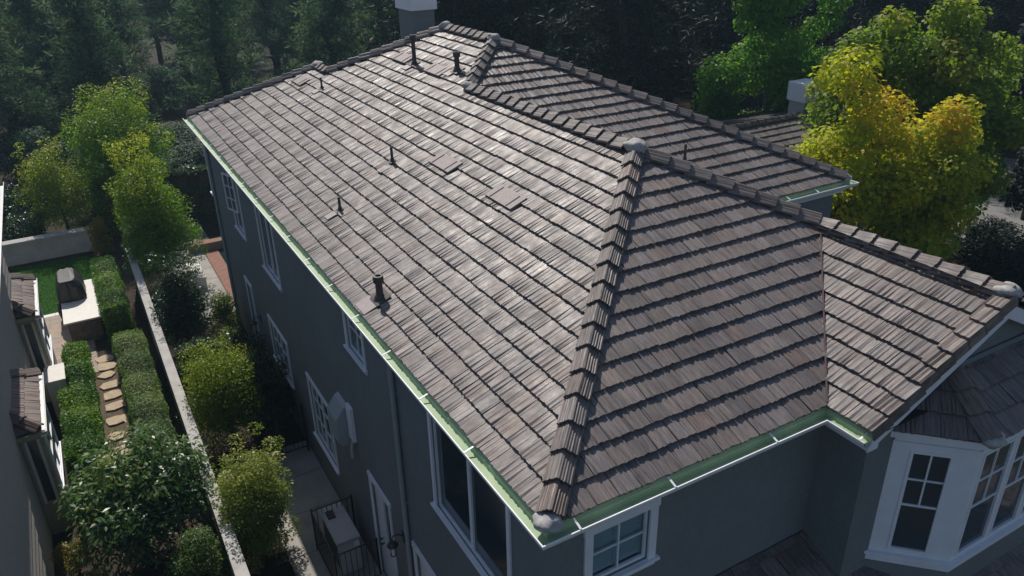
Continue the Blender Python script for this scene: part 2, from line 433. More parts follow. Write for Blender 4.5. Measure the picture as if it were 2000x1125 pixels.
# ------------------------------------------------------------------ the grey house: roof
d1, Ly, y2, d3, yq3, d1q, sw, gg = 4.8, 22.9, 11.13, 6.337, 15.456, 3.628, 2.231, .734
yr0 = y2-d1; yb = yq3+d3; hw_ = d1-sw
house = thing('house', (4.8, 10, 0), 'grey shingled two-storey house with brown shake-look hip roof and white trim', 'house')
def Z(z): return z+E
def R3(x, y, z): return Vector((x, y, Z(z)))
P1 = R3(d1,d1,T_*d1); P2 = R3(d1,y2,T_*d1); P3 = R3(d3,yr0+d3,T_*d3); Q3 = R3(d3,yq3,T_*d3)
Q2 = R3(d1q,yq3+d3-d1q,T_*d1q); Q1 = R3(d1q,Ly-d1q,T_*d1q); C0 = R3(0,0,0); L0 = R3(0,Ly,0)
W1 = R3(d1+sw,d1-sw,T_*hw_); W2 = R3(d1+sw,-gg,T_*hw_); V0 = R3(2*sw,0,0); RR = R3(2*d3,yr0,0)
X2 = 2*d1; dk = MB(); dz = Vector((0,0,-.012))
def dpoly(*p):
    p = [q+dz for q in p]; dk.add(p, [tuple(range(len(p)))])
dpoly(C0, P1, P2, P3, Q3, Q2, Q1, L0)
dpoly(C0, V0, W1, P1)
dpoly(V0, R3(2*sw,-gg,0), W2, W1)
VR = R3(X2, yr0, 0)
dpoly(R3(X2,-gg,0), VR, P2, P1, W1, W2)
dpoly(VR, RR, P3, P2)
RB = R3(2*d3, yb, 0); dpoly(RR, RB, Q3, P3)
XB = 2*d1q; VB = R3(XB, yb, 0)
dpoly(RB, VB, Q2, Q3)
dpoly(R3(XB,Ly,0), L0, Q1); dpoly(VB, R3(XB,Ly,0), Q1, Q2)
# closed underside (soffit)
dk.add([(0,0,Z(-.05)),(0,Ly,Z(-.05)),(XB,Ly,Z(-.05)),(XB,yb,Z(-.05)),(2*d3,yb,Z(-.05)),(2*d3,yr0,Z(-.05)),(X2,yr0,Z(-.05)),(X2,-gg,Z(-.05)),(2*sw,-gg,Z(-.05)),(2*sw,0,Z(-.05))], [tuple(range(10))])
roof = dk.build('roof', M['deck'], house)
left = Plane(R3(0,0,0), (0,-1,0), (1,0,T_)); front = Plane(R3(0,0,0), (1,0,0), (0,1,T_))
wingl = Plane(R3(2*sw,0,0), (0,-1,0), (1,0,T_)); right = Plane(R3(X2,0,0), (0,1,0), (-1,0,T_))
rfront = Plane(R3(0,yr0,0), (1,0,0), (0,1,T_)); rright = Plane(R3(2*d3,0,0), (0,1,0), (-1,0,T_))
back = Plane(R3(0,yb,0), (-1,0,0), (0,-1,T_)); back2 = Plane(R3(0,Ly,0), (-1,0,0), (0,-1,T_))
tiles = []
tiles += lay(left, d3, lambda p: ((-(Ly), 1) if p < d1q else (-(yq3+d3), 1)) + ((0, -1) if p < d1 else (-yr0, -1)), 1)
tiles += lay(front, d1, lambda p: (0, 1) + ((2*sw, 1) if p < hw_ else (2*d1, -1)), 2)
tiles += lay(wingl, hw_, lambda p: (0, -1, gg-.10, 0), 3)
tiles += lay(right, d1, lambda p: ((-gg, 0) if p < hw_ else (0, 1)) + (yr0, 1), 4)
tiles += lay(rfront, d3, lambda p: ((2*d1, -1) if p < d1 else (0, 1)) + (2*d3, -1), 5)
tiles += lay(rright, d3, lambda p: (yr0, 1, yb, -1), 6)
tiles += lay(back, d3, lambda p: ((-2*d3, 1) + ((-XB, -1) if p < d1q else (0, -1))), 7)
tiles += lay(back2, d1q, lambda p: (-XB, 1, 0, -1), 8)
put_tiles(tiles, roof, M['tile'], 'tile', 300, 5)
up = Vector((0,0,.012))
caps(C0+up, P1+up, roof, .405, .12, .12, 1); caps(P1+up, P2+up, roof, .37, .18, .12, 2); caps(P2+up, P3+up, roof, .37, .08, .1, 3)
caps(P3+up, Q3+up, roof, .37, .15, .15, 4); caps(Q2+up, Q3+up, roof, .40, 0, .1, 5); caps(Q2+up, Q1+up, roof, .37, .0, .1, 6); caps(L0+up, Q1+up, roof, .40, .1, .1, 7)
caps(W1+up, P1+up, roof, .40, .05, .2, 8); caps(W2+up, W1+up, roof, .37, .05, .0, 9); caps(RR+up, P3+up, roof, .40, .12, .12, 10)
caps(RB+up, Q3+up, roof, .40, .1, .1, 12)
for i, (c, rr) in enumerate([(C0+Vector((.04,.04,.05)), .17), (P1+Vector((0,0,.10)), .20), (P2+Vector((-.02,-.02,.09)), .15), (P3+Vector((0,0,.10)), .18), (Q3+Vector((0,0,.10)), .19),
        (Q1+Vector((0,0,.09)), .18), (RR+Vector((-.05,.05,.06)), .14), (W2+Vector((0,.12,.08)), .17), (L0+Vector((.05,-.05,.05)), .10)]):
    blob('mortar', c, rr, roof, M['mortar'], i, .58)
# rake tiles of the front gable
rk = Plane(R3(2*sw,-gg,0), (0,-1,0), (1,0,T_))
def rake_geo(r, ex=EXP):
    nc = 8; us = np.linspace(-.23, 0, nc); V = []
    h = [.150+r.uniform(-.012, .012) for _ in us]; wob = [r.uniform(-.01, .01) for _ in us]
    for u, q, j in zip(us, h, wob): V.append((u, ex+.05, q-.048))
    for u, q, j in zip(us, h, wob): V.append((u, j, q))
    for u, q, j in zip(us, h, wob): V.append((u, j+.004, q-.048))
    b = len(V); V += [(0, ex+.05, -.10), (0, wob[-1], -.07), (-.03, wob[-1]+.004, -.07)]; V += [(-.23, ex+.05, .0)]; W0 = len(V)-1
    F = []
    for k in range(nc-1): F += [(k, nc+k, nc+k+1, k+1), (nc+k, 2*nc+k, 2*nc+k+1, nc+k+1)]
    F += [(nc-1, 2*nc-1, b+1, b), (2*nc-1, 3*nc-1, b+2, b+1), (0, W0, 2*nc, nc)]
    return np.array(V), F
rr_ = random.Random(5); nrk = 8
for i in range(9):
    V, F = rake_geo(rr_, hw_*SEC/9); o = bpy.data.objects.new('rake_tile', tile_mesh('rake_tile', V, F, M['cap'])); o.color = tint(rr_)
    reg(o, roof, rk.mat(rr_.uniform(-.012, .012)+.03, (i-.12)*hw_*SEC/9))
# valley flashing
vd = (W1-V0); vs_ = vd.cross(Vector((0,0,1))).normalized(); va = MB()
up1 = vs_.cross(vd).normalized()
for a, b, z0, z1 in ((-.075,-.012,.012,.028), (-.012,.012,.028,.065), (.012,.075,.012,.028)):
    A = V0+vd*.01; B = V0+vd*.97
    va.prism([A+vs_*a+up1*z0, A+vs_*b+up1*z0, A+vs_*b+up1*z1, A+vs_*a+up1*z1], B-A)
va.build('valley_flashing', M['valley'], roof)
# vent tiles and flashing plates
def on_left(x, y, n=0): return Vector((x, y, Z(T_*x)))+left.N*n
def plate(name, x, y, wu, wv, n0, n1, mat, ridge=True):
    m = left.mat(-y, x*SEC); b = MB(); a, c = wu/2, wv/2
    V = [(-a,-c,n0),(a,-c,n0),(a,c,n0-.02),(-a,c,n0-.02),(-a,-c,n1),(a,-c,n1),(a,c,n1-.025),(-a,c,n1-.025)]
    b.add(V, [(0,3,2,1),(4,5,6,7),(0,1,5,4),(1,2,6,5),(2,3,7,6),(3,0,4,7)])
    if ridge:
        for s in (-1, 1):
            q = s*a*.62; e = .022; b.add([(q-e,-c*.9,n1),(q+e,-c*.9,n1),(q+e,c*.8,n1-.02),(q-e,c*.8,n1-.02),(q-e*.5,-c*.9,n1+.014),(q+e*.5,-c*.9,n1+.014),(q+e*.5,c*.8,n1-.008),(q-e*.5,c*.8,n1-.008)], [(4,5,6,7),(0,1,5,4),(1,2,6,5),(2,3,7,6),(3,0,4,7)])
    return b.build(name, mat, roof, world=m, bevel=.004)
for x, y in ((2.97,6.1), (2.97,8.62), (2.97,18.98), (4.95,13.15), (4.95,15.35)):
    plate('vent_tile', x, y, .95, .37, .045, .088, M['vent'])
pipes = [(.36,5.94,.47,.062,True), (4.88,14.47,.80,.055,True), (5.12,12.35,.50,.062,True), (3.07,17.2,.34,.028,False), (2.40,10.2,.37,.030,False), (.97,9.73,.33,.030,False)]
for i, (x, y, h, r, big) in enumerate(pipes):
    b = on_left(x, y); mb = MB()
    p = [(r*2.0,-.1),(r*1.9,.02),(r*1.25,.11),(r,.13),(r,h-.13 if big else h)]
    if big: p += [(r,h-.12),(r*1.45,h-.12),(r*1.5,h-.03),(r*1.35,h),(r*.8,h+.002),(r*.75,h-.03)]
    else: p += [(r*.8,h),(r*.78,h-.02)]
    o = mb.lathe(b, p, 14).build('vent_pipe', M['pipe'], roof, smooth=False)
    mb = MB(); mb.add([(-r*3,-r*1.8,.054),(r*3,-r*1.8,.054),(r*3,r*3,.055),(-r*3,r*3,.055),(-r*3,-r*1.8,.062),(r*3,-r*1.8,.062),(r*3,r*3,.063),(-r*3,r*3,.063)], [(0,3,2,1),(4,5,6,7),(0,1,5,4),(1,2,6,5),(2,3,7,6),(3,0,4,7)])
    mb.build('pipe_collar', M['pipe'], o, world=left.mat(-y, x*SEC))
for x, y, a, b in ((.17,6.02,.46,.24), (2.93,17.25,.30,.18), (2.17,10.15,.24,.14), (.79,9.78,.24,.16), (5.3-.28,12.55,.40,.22), (4.72,14.6,.34,.14)):
    plate('flashing_plate', x, y, a, b+.08, .056, .066, M['lead'], False)
# pipe on the far slope behind the front hip
mb = MB(); mb.lathe(R3(8.71,7.85,T_*(7.85-yr0)), [(.06,-.1),(.045,.1),(.032,.12),(.032,.42),(.024,.42)], 12).build('vent_pipe', M['pipe'], roof)
# gutters -----------------------------------------------------
def gutter(A, B, out, ext0, ext1, hangers, name='gutter'):
    """A->B along the eave at the roof edge; out = horizontal outward"""
    A = Vector(A); B = Vector(B); out = Vector(out); d = (B-A).normalized(); up_ = Vector((0,0,1))
    def prof(pts, name, mat, parent):
        mb = MB(); k = len(pts)
        V = []
        for (P, m0) in ((A, ext0), (B, ext1)):
            for o_, z_ in pts: V.append(P + out*o_ + up_*z_ + d*(m0*o_*(-1 if P is A else 1)))
        F = [(i, i+1, k+i+1, k+i) for i in range(k-1)]
        mb.add(V, F); return mb.build(name, mat, parent)
    g = prof([(-.05,.03),(.028,-.035),(.030,-.088),(.045,-.102),(.135,-.102),(.158,-.062)], name, M['gutter'], house)
    prof([(.156,-.060),(.162,-.048),(.177,-.048),(.180,-.064),(.164,-.112),(.134,-.150),(.02,-.150),(.02,-.03)], 'gutter_face', M['lip'], g)
    for s in hangers:
        mb = MB(); P = A + d*s
        mb.prism([P+out*.02+up_*.0-d*.014, P+out*.02+up_*.0+d*.014, P+out*.02+up_*.006+d*.014, P+out*.02+up_*.006-d*.014], out*.150+up_*(-.046))
        mb.build('gutter_hanger', M['lip'], g)
    return g
gutter(R3(0,0,0), R3(0,Ly,0), (-1,0,0), 1, .35, [1.73+1.415*i for i in range(15)])
gutter(R3(0,0,0), R3(2*sw,0,0), (0,-1,0), 1, -1, [.33, 1.69, 3.37])
gutter(R3(2*sw,0,0), R3(2*sw,-gg-.02,0), (-1,0,0), -1*-1*-1, 0, [gg-.06])
gutter(R3(X2,yr0,0), R3(2*d3,yr0,0), (0,-1,0), 0, 1, [.9, 1.85])
gutter(R3(2*d3,yr0,0), R3(2*d3,yb,0), (1,0,0), 1, 0, [])
gutter(R3(X2,-gg,0), R3(X2,yr0,0), (1,0,0), 0, -1, [])

# ------------------------------------------------------------------ the grey house: walls
XL, YB, YF, XW, YG, XR = .20, 22.1, .20, 4.71, -.55, 9.4
def wall(name, O, U, N, W, H, holes, mat, parent, depth=.12):
    O = Vector(O); U = Vector(U); N = Vector(N); Zv = Vector((0,0,1))
    us = sorted({0., W, *[h[0] for h in holes], *[h[1] for h in holes]}); zs = sorted({0., H, *[h[2] for h in holes], *[h[3] for h in holes]})
    mb = MB(); P = lambda u, z, n=0: O+U*u+Zv*z+N*n; fl = U.cross(Zv).dot(N) < 0
    def q(a, b, c, d): mb.add([a, b, c, d], [(3,2,1,0) if fl else (0,1,2,3)])
    for i in range(len(us)-1):
        for j in range(len(zs)-1):
            um, zm = (us[i]+us[i+1])/2, (zs[j]+zs[j+1])/2
            if any(h[0] < um < h[1] and h[2] < zm < h[3] for h in holes): continue
            q(P(us[i],zs[j]), P(us[i+1],zs[j]), P(us[i+1],zs[j+1]), P(us[i],zs[j+1]))
    for a, b, c, d in holes:
        q(P(a,c,0),P(b,c,0),P(b,c,-depth),P(a,c,-depth)); q(P(b,d,0),P(a,d,0),P(a,d,-depth),P(b,d,-depth))
        q(P(a,d,0),P(a,c,0),P(a,c,-depth),P(a,d,-depth)); q(P(b,c,0),P(b,d,0),P(b,d,-depth),P(b,c,-depth))
    return mb.build(name, mat, parent)
def window(fr, u0, u1, z0, z1, parent, cols=1, rows=[1], tw=.085, sill=True, pane='glass', mull=1, recess=.07, back=False, name='window', proud=.03):
    """outer opening u0..u1,z0..z1; casing outside it. mull = number of sashes; cols x rows = lights per sash"""
    b = MB()
    b.fbox(fr, u0-tw, u0, z0, z1, -.002, proud); b.fbox(fr, u1, u1+tw, z0, z1, -.002, proud); b.fbox(fr, u0-tw-.015, u1+tw+.015, z1, z1+tw, -.002, proud+.012)
    W = b.build(name, M['white'], parent)
    if sill:
        MB().fbox(fr, u0-tw-.05, u1+tw+.05, z0-.045, z0, -.002, .075).build('sill', M['white'], W, bevel=.004)
        MB().fbox(fr, u0-tw, u1+tw, z0-.13, z0-.047, -.002, .026).build('apron', M['white'], W)
    sw_ = (u1-u0)/mull
    for k in range(mull):
        a, c = u0+k*sw_, u0+(k+1)*sw_; f = .04
        s = MB(); s.fbox(fr, a+.002, a+f, z0+.002, z1-.002, -recess, -recess+.045); s.fbox(fr, c-f, c-.002, z0+.002, z1-.002, -recess, -recess+.045)
        s.fbox(fr, a+f, c-f, z0+.002, z0+f+.01, -recess, -recess+.045); s.fbox(fr, a+f, c-f, z1-f, z1-.002, -recess, -recess+.045)
        s.build('sash', M['white'], W)
        iu0, iu1, iz0, iz1 = a+f, c-f, z0+f+.01, z1-f; tot = sum(rows); z = iz0
        for q in range(1, cols):
            uu = iu0+(iu1-iu0)*q/cols; zz0 = iz0+(iz1-iz0)*(rows[0]/tot if len(rows) > 2 and rows[0] > 1.5 else 0)
            MB().fbox(fr, uu-.011, uu+.011, zz0, iz1, -recess+.004, -recess+.034).build('glazing_bar', M['white'], W)
        for ri, rw in enumerate(rows):
            zt = z+(iz1-iz0)*rw/tot
            if ri < len(rows)-1: MB().fbox(fr, iu0, iu1, zt-.011, zt+.011, -recess+.002, -recess+.032).build('glazing_bar', M['white'], W)
            nc_ = 1 if (len(rows) > 2 and ri == 0 and rows[0] > 1.5) else cols
            for q in range(nc_):
                ua, ub = iu0+(iu1-iu0)*q/nc_, iu0+(iu1-iu0)*(q+1)/nc_
                MB().fbox(fr, ua, ub, z, zt, -recess+.006, -recess+.012).build('pane', M[pane], W)
            z = zt
    return W
LF = (Vector((XL, 0, 0)), Vector((0,-1,0)), Vector((-1,0,0)))           # u = -y
def hy(y0, y1, z0, z1): return (-y1, -y0, Z(z0), Z(z1))
H = dict(a=hy(1.30,3.68,-2.55,-.62), b=hy(6.72,7.66,-1.52,-.55), c=hy(13.2,14.75,-2.5,-.62), d=hy(17.05,18.15,-2.45,-.62), e=hy(21.45,21.95,-2.45,-.62),
    f=hy(9.95,11.68,-6.15,-4.38), g=hy(17.7,18.45,-7.2,-4.38), g2=hy(13.7,15.55,-5.75,-4.45), i=hy(6.24,7.27,-7.12,-4.48), j=hy(3.3,4.92,-7.2,-4.5))
WH = E-.04
ltop = YB
holes = [(h[0]+ltop, h[1]+ltop, h[2], h[3]) for h in H.values()]
wl = wall('side_wall', (XL, ltop, 0), (0,-1,0), (-1,0,0), ltop-YF, WH, holes, M['wall'], house)
def lw(k, **kw): return window(LF, *H[k], house, **kw)
lw('a', mull=2); lw('b', cols=2, rows=[1,1]); lw('c', mull=2); d_ = lw('d'); lw('e', mull=1); lw('f', mull=2, cols=2, rows=[1,1,1]); lw('g2', mull=2, cols=2, rows=[1,1])
# open casement sash on window d
def sash_open(hy_, ang, wdt, z0, z1, parent):
    U = Vector((-math.sin(ang), math.cos(ang), 0)); N = Vector((-math.cos(ang), -math.sin(ang), 0)); fr = (Vector((XL-.03, hy_, 0)), U, N)
    b = MB(); f = .045
    b.fbox(fr, 0, f, z0, z1, 0, .04); b.fbox(fr, wdt-f, wdt, z0, z1, 0, .04); b.fbox(fr, f, wdt-f, z0, z0+f, 0, .04); b.fbox(fr, f, wdt-f, z1-f, z1, 0, .04)
    s = b.build('open_sash', M['white'], parent)
    MB().fbox(fr, f, wdt-f, z0+f, z1-f, .015, .02).build('pane', M['clear'], s)
    MB().fbox(fr, wdt/2-.011, wdt/2+.011, z0+f, z1-f, .006, .034).build('glazing_bar', M['white'], s)
    for k in (1, 2): zz = z0+(z1-z0)*k/3; MB().fbox(fr, f, wdt-f, zz-.011, zz+.011, .007, .033).build('glazing_bar', M['white'], s)
sash_open(17.25, math.radians(16), .62, Z(-1.75), Z(-.62), house)
# french door far, panel doors
def door(k, lite, knob_u, name='door'):
    u0, u1, z0, z1 = H[k]; fr = LF; tw = .09; b = MB()
    b.fbox(fr, u0-tw, u0, z0-.1, z1, -.002, .03); b.fbox(fr, u1, u1+tw, z0-.1, z1, -.002, .03); b.fbox(fr, u0-tw-.02, u1+tw+.02, z1, z1+tw+.02, -.002, .04)
    D = b.build(name, M['white'], house)
    lu0, lu1, lz0, lz1 = lite; s = MB()
    s.fbox(fr, u0+.003, lu0, z0, z1-.003, -.09, -.05); s.fbox(fr, lu1, u1-.003, z0, z1-.003, -.09, -.05); s.fbox(fr, lu0, lu1, z0, lz0, -.09, -.05); s.fbox(fr, lu0, lu1, lz1, z1-.003, -.09, -.05)
    for a, c in ((lu0-.03, lu0), (lu1, lu1+.03)): s.fbox(fr, a, c, lz0-.03, lz1+.03, -.05, -.035)
    s.fbox(fr, lu0, lu1, lz0-.03, lz0, -.05, -.035); s.fbox(fr, lu0, lu1, lz1, lz1+.03, -.05, -.035)
    s.build('door_leaf', M['white'], D)
    MB().fbox(fr, lu0, lu1, lz0, lz1, -.08, -.07).build('pane', M['glass'], D)
    for zz in (z0+1.02, z0+1.16):
        c = fr[0]+fr[1]*knob_u+Vector((0,0,zz)); MB().tube([c+fr[2]*-.05, c+fr[2]*-.01, c+fr[2]*.0, c+fr[2]*.03], [.012,.012,.03,.024], 10).build('door_knob', M['iron'], D)
    MB().fbox(fr, u0-.1, u1+.1, z0-.09, z0-.005, -.1, .12).build('threshold', M['concrete'], D)
u0, u1, z0, z1 = H['i']; door('i', (u0+.52, u1-.14, z0+1.0, z1-.18), u0+.28)
u0, u1, z0, z1 = H['g']; door('g', (u0+.10, u1-.10, z0+.25, z1-.12), u1-.05)
u0, u1, z0, z1 = H['j']; door('j', (u0+.75, u1-.15, z0+1.2, z1-.3), u0+.3)
# front wall
FF = (Vector((0, YF, 0)), Vector((1,0,0)), Vector((0,-1,0)))
fh = (.76, 1.64, Z(-1.46), Z(-.60))
wall('front_wall', (XL, YF, 0), (1,0,0), (0,-1,0), XW-XL, WH, [(fh[0]-XL, fh[1]-XL, fh[2], fh[3])], M['wall'], house, .14)
fw = window(FF, *fh, house, cols=2, rows=[1,1], tw=.12, pane='clear', recess=.075)
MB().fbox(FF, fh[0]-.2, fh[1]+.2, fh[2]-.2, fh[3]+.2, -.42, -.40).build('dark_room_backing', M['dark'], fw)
sh = MB(); sh.fbox(FF, fh[0]+.02, fh[0]+.06, fh[2], fh[3], -.135, -.105); sh.fbox(FF, fh[1]-.06, fh[1]-.02, fh[2], fh[3], -.135, -.105); sh.fbox(FF, (fh[0]+fh[1])/2-.03, (fh[0]+fh[1])/2+.03, fh[2], fh[3], -.135, -.105)
sh.build('shutter_frame', M['white'], fw)
k = 0
for (a, c) in ((fh[0]+.06, (fh[0]+fh[1])/2-.03), ((fh[0]+fh[1])/2+.03, fh[1]-.06)):
    for i in range(11):
        zc = fh[2]+.07+i*.073; b = MB()
        b.prism([(a, YF+.100, zc-.012), (a, YF+.140, zc+.022), (a, YF+.146, zc+.016), (a, YF+.106, zc-.018)], (c-a, 0, 0)); b.build('shutter_slat', M['white'], fw)
# wing side wall, gable wall, right walls, rear walls
wall('wing_wall', (XW, YF, 0), (0,-1,0), (-1,0,0), YF-YG, WH, [], M['wall'], house)
gb = MB(); rz = Z(T_*hw_); xm = d1+sw
gb.add([(XW,YG,0),(XR,YG,0),(XR,YG,Z(T_*(X2-XR))-.05),(xm,YG,rz-.05),(XW,YG,Z(T_*(XW-2*sw))-.05)], [(0,1,2,3,4)])
gb.build('gable_wall', M['wall'], house)
# gable fascia under the rake tiles
fa = MB()
for sgn, x0 in ((1, 2*sw), (-1, X2)):
    A = Vector((x0, -gg+.015, Z(-.30))); B = Vector((xm, -gg+.015, rz-.30)); fa.prism([A, B, B+Vector((0,0,.21)), A+Vector((0,0,.21))] if sgn < 0 else [A+Vector((0,0,.21)), B+Vector((0,0,.21)), B, A], (0,.03,0))
    A2 = A+Vector((0,.05,-.0)); fa.add([A+Vector((0,.03,.10)), B+Vector((0,.03,.10)), B+Vector((0,.2,.10)), A+Vector((0,.2,.10))], [(0,1,2,3) if sgn > 0 else (3,2,1,0)])
fa.build('gable_fascia', M['white'], house)
ff = MB(); ff.box(2*sw+.02, 2*sw+.2, -gg+.02, -gg+.2, Z(-.30), Z(-.05)); ff.box(2*sw+.02, 2*sw+.05, -gg+.2, YF-.2, Z(-.30), Z(-.05)); ff.build('eave_return', M['white'], house)
wb = MB()
for a, b in (((XR,YG),(XR,yr0+.2)), ((XR,yr0+.2),(12.47,yr0+.2)), ((12.47,yr0+.2),(12.47,yb-.2)), ((12.47,yb-.2),(7.1,yb-.2)), ((7.1,yb-.2),(7.1,YB)), ((7.1,YB),(XL,YB))):
    wb.add([(*a,0),(*b,0),(*b,WH),(*a,WH)], [(0,1,2,3)])
wb.build('rear_wall', M['wall'], house)
fz = MB(); fz.box(XR+.0, 12.67, yr0+.10, yr0+.17, Z(-.34), Z(-.06)); fz.build('frieze_board', M['white'], house)
# chimney
ch = MB().box(7.25,8.05,20.0,21.2,Z(.6),Z(3.12)).build('chimney', M['wall'], house)
MB().box(7.17,8.13,19.92,21.28,Z(3.12),Z(3.95)).build('chimney_cap', M['white'], ch)
MB().box(7.4,7.9,20.15,21.05,Z(3.95),Z(4.1)).build('chimney_flue', M['deck'], ch)
# downspouts
def spout(y, name='downspout'):
    x = XL-.055
    o = MB().tube([(-.07,y,Z(-.12)),(-.07,y,Z(-.2)),(x-.02,y,Z(-.36)),(x,y,Z(-.45)),(x,y,.25),(x-.02,y,.12),(x-.14,y,.04)], .048, 10).build(name, M['spout'], house, smooth=True)
    for z in (Z(-1.2), Z(-3.6), 1.5): MB().fbox(LF, -y-.07, -y+.07, z, z+.03, -.002, .012).build('bracket', M['spout'], o)
spout(5.18); spout(21.3)
# meter box on the side wall
mbx = MB(); mbx.prism([(XL-.002,8.95,Z(-4.3)),(XL-.002,8.95,Z(-3.3)),(XL-.10,8.95,Z(-3.35)),(XL-.30,8.95,Z(-3.62)),(XL-.30,8.95,Z(-4.2)),(XL-.22,8.95,Z(-4.3))][::-1], (0,-.62,0))
mo = mbx.build('wall_vent_hood', M['spout'], house)
MB().fbox(LF, -8.28, -7.98, Z(-4.05), Z(-3.2), -.002, .07).build('hood_side_plate', M['white'], mo)
MB().tube([(XL-.05,8.1,Z(-4.05)),(XL-.1,8.1,Z(-4.25)),(XL-.1,8.1,Z(-4.5))], .035, 8).build('hood_pipe', M['unit'], mo)
# wall lanterns
def lantern(y, z, name='wall_lantern'):
    x = XL
    o = MB().fbox(LF, -y-.05, -y+.05, z-.12, z+.12, -.002, .025).build(name, M['brass'], house)
    MB().tube([(x-.02,y,z+.02),(x-.12,y,z+.10),(x-.22,y,z+.10),(x-.24,y,z+.02)], .012, 8).build('lantern_arm', M['brass'], o)
    MB().lathe((x-.24,y,z-.12), [(.11,0),(.115,.01),(.09,.05),(.04,.09),(.02,.12)], 14).build('lantern_shade', M['brass'], o)
    MB().lathe((x-.24,y,z-.34), [(.05,0),(.05,.2),(.04,.22)], 12).build('lantern_glass', M['lampglass'], o)
    for k in range(4):
        a = k*math.pi/2+.4; c = Vector((x-.24+.058*math.cos(a), y+.058*math.sin(a), z-.35)); MB().tube([c, c+Vector((0,0,.23))], .008, 5).build('lantern_bar', M['brass'], o)
    MB().lathe((x-.24,y,z-.37), [(.03,0),(.065,.015),(.065,.028),(.03,.03)], 12).build('lantern_base', M['brass'], o)
lantern(5.55, Z(-4.72)); lantern(17.0, Z(-5.15))
# ---- bay window on the front gable
bz0, bz1 = Z(-2.50), Z(-.52); Bp = [Vector((5.27,YG,0)), Vector((6.05,-1.32,0)), Vector((8.55,-1.32,0)), Vector((9.30,YG,0))]
core = MB(); core.add([(p.x,p.y,z) for z in (Z(-3.6), bz0-.12) for p in Bp], [(0,1,5,4),(1,2,6,5),(2,3,7,6),(3,2,1,0)])
bay = core.build('bay_window', M['wall'], house)
hd = MB(); lo = bz0
for a, b in zip(Bp[:-1], Bp[1:]):
    U = (b-a).normalized(); N = Vector((U.y, -U.x, 0)); L = (b-a).length; fr = (a, U, N)
    def lights(u0, u1, z0, z1, parent):
        c = MB(); f = .045
        c.fbox(fr, u0, u0+f, z0, z1, -.05, .012); c.fbox(fr, u1-f, u1, z0, z1, -.05, .012); c.fbox(fr, u0+f, u1-f, z0, z0+f, -.05, .012); c.fbox(fr, u0+f, u1-f, z1-f, z1, -.05, .012)
        c.build('bay_sash', M['white'], parent)
        zm = z0+(z1-z0)*.47; um = (u0+u1)/2; zq = (zm+z1-f)/2
        for q in ((u0+f,u1-f,zm-.016,zm+.016), (um-.012,um+.012,zm+.016,z1-f), (u0+f,um-.012,zq-.012,zq+.012), (um+.012,u1-f,zq-.012,zq+.012)):
            MB().fbox(fr, *q, -.035, -.004).build('bay_glazing_bar', M['white'], parent)
        MB().fbox(fr, u0+f, u1-f, z0+f, zm, -.03, -.024).build('bay_pane', M['glass'], parent)
        for (ua, ub) in ((u0+f, um), (um, u1-f)):
            for (za, zb) in ((zm, zq), (zq, z1-f)): MB().fbox(fr, ua, ub, za, zb, -.03, -.024).build('bay_pane', M['glass'], parent)
    c = MB()
    if L < 1.5:
        c.fbox(fr, 0, .24, bz0, bz1, -.06, .0); c.fbox(fr, L-.30, L, bz0, bz1, -.06, .0); c.fbox(fr, .24, L-.30, bz1-.12, bz1, -.06, .0); c.fbox(fr, .24, L-.30, bz0, bz0+.07, -.06, .0)
        c.build('bay_casing', M['white'], bay); lights(.24, L-.30, bz0+.07, bz1-.12, bay)
    else:
        c.fbox(fr, 0, .09, bz0, bz1, -.06, .0); c.fbox(fr, L-.09, L, bz0, bz1, -.06, .0); c.fbox(fr, .09, L-.09, bz1-.07, bz1, -.06, .0); c.fbox(fr, .09, L-.09, bz0, bz0+.06, -.06, .0)
        n = 3; w_ = (L-.18)/n
        for k in range(1, n): c.fbox(fr, .09+k*w_-.04, .09+k*w_+.04, bz0+.06, bz1-.07, -.06, .003)
        c.build('bay_casing', M['white'], bay)
        for k in range(n): lights(.09+k*w_+(.04 if k else 0), .09+(k+1)*w_-(.04 if k < n-1 else 0), bz0+.06, bz1-.07, bay)
def ring(off, z0, z1, name, mat):
    q = [Bp[0]+Vector((-off*1.1,0,0)), Bp[1]+Vector((-off*.41,-off,0)), Bp[2]+Vector((off*.41,-off,0)), Bp[3]+Vector((off*1.1,0,0))]
    b = MB(); b.prism([(p.x,p.y,z0) for p in q], (0,0,z1-z0)); return b.build(name, mat, bay)
ring(.07, bz0-.05, bz0-.003, 'bay_sill', M['white']); ring(.03, bz0-.17, bz0-.052, 'bay_sill_board', M['white'])
ring(-.02, bz1+.002, bz1+.1, 'bay_head', M['white']); ring(.09, bz1+.1, bz1+.22, 'bay_cornice', M['white'])
MB().add([(p.x*.9+7.28*.1, p.y*.8+YG*.2-.0, z) for z in (bz0, bz1) for p in Bp], [(0,1,5,4),(1,2,6,5),(2,3,7,6)]).build('bay_dark_core', M['dark'], bay)
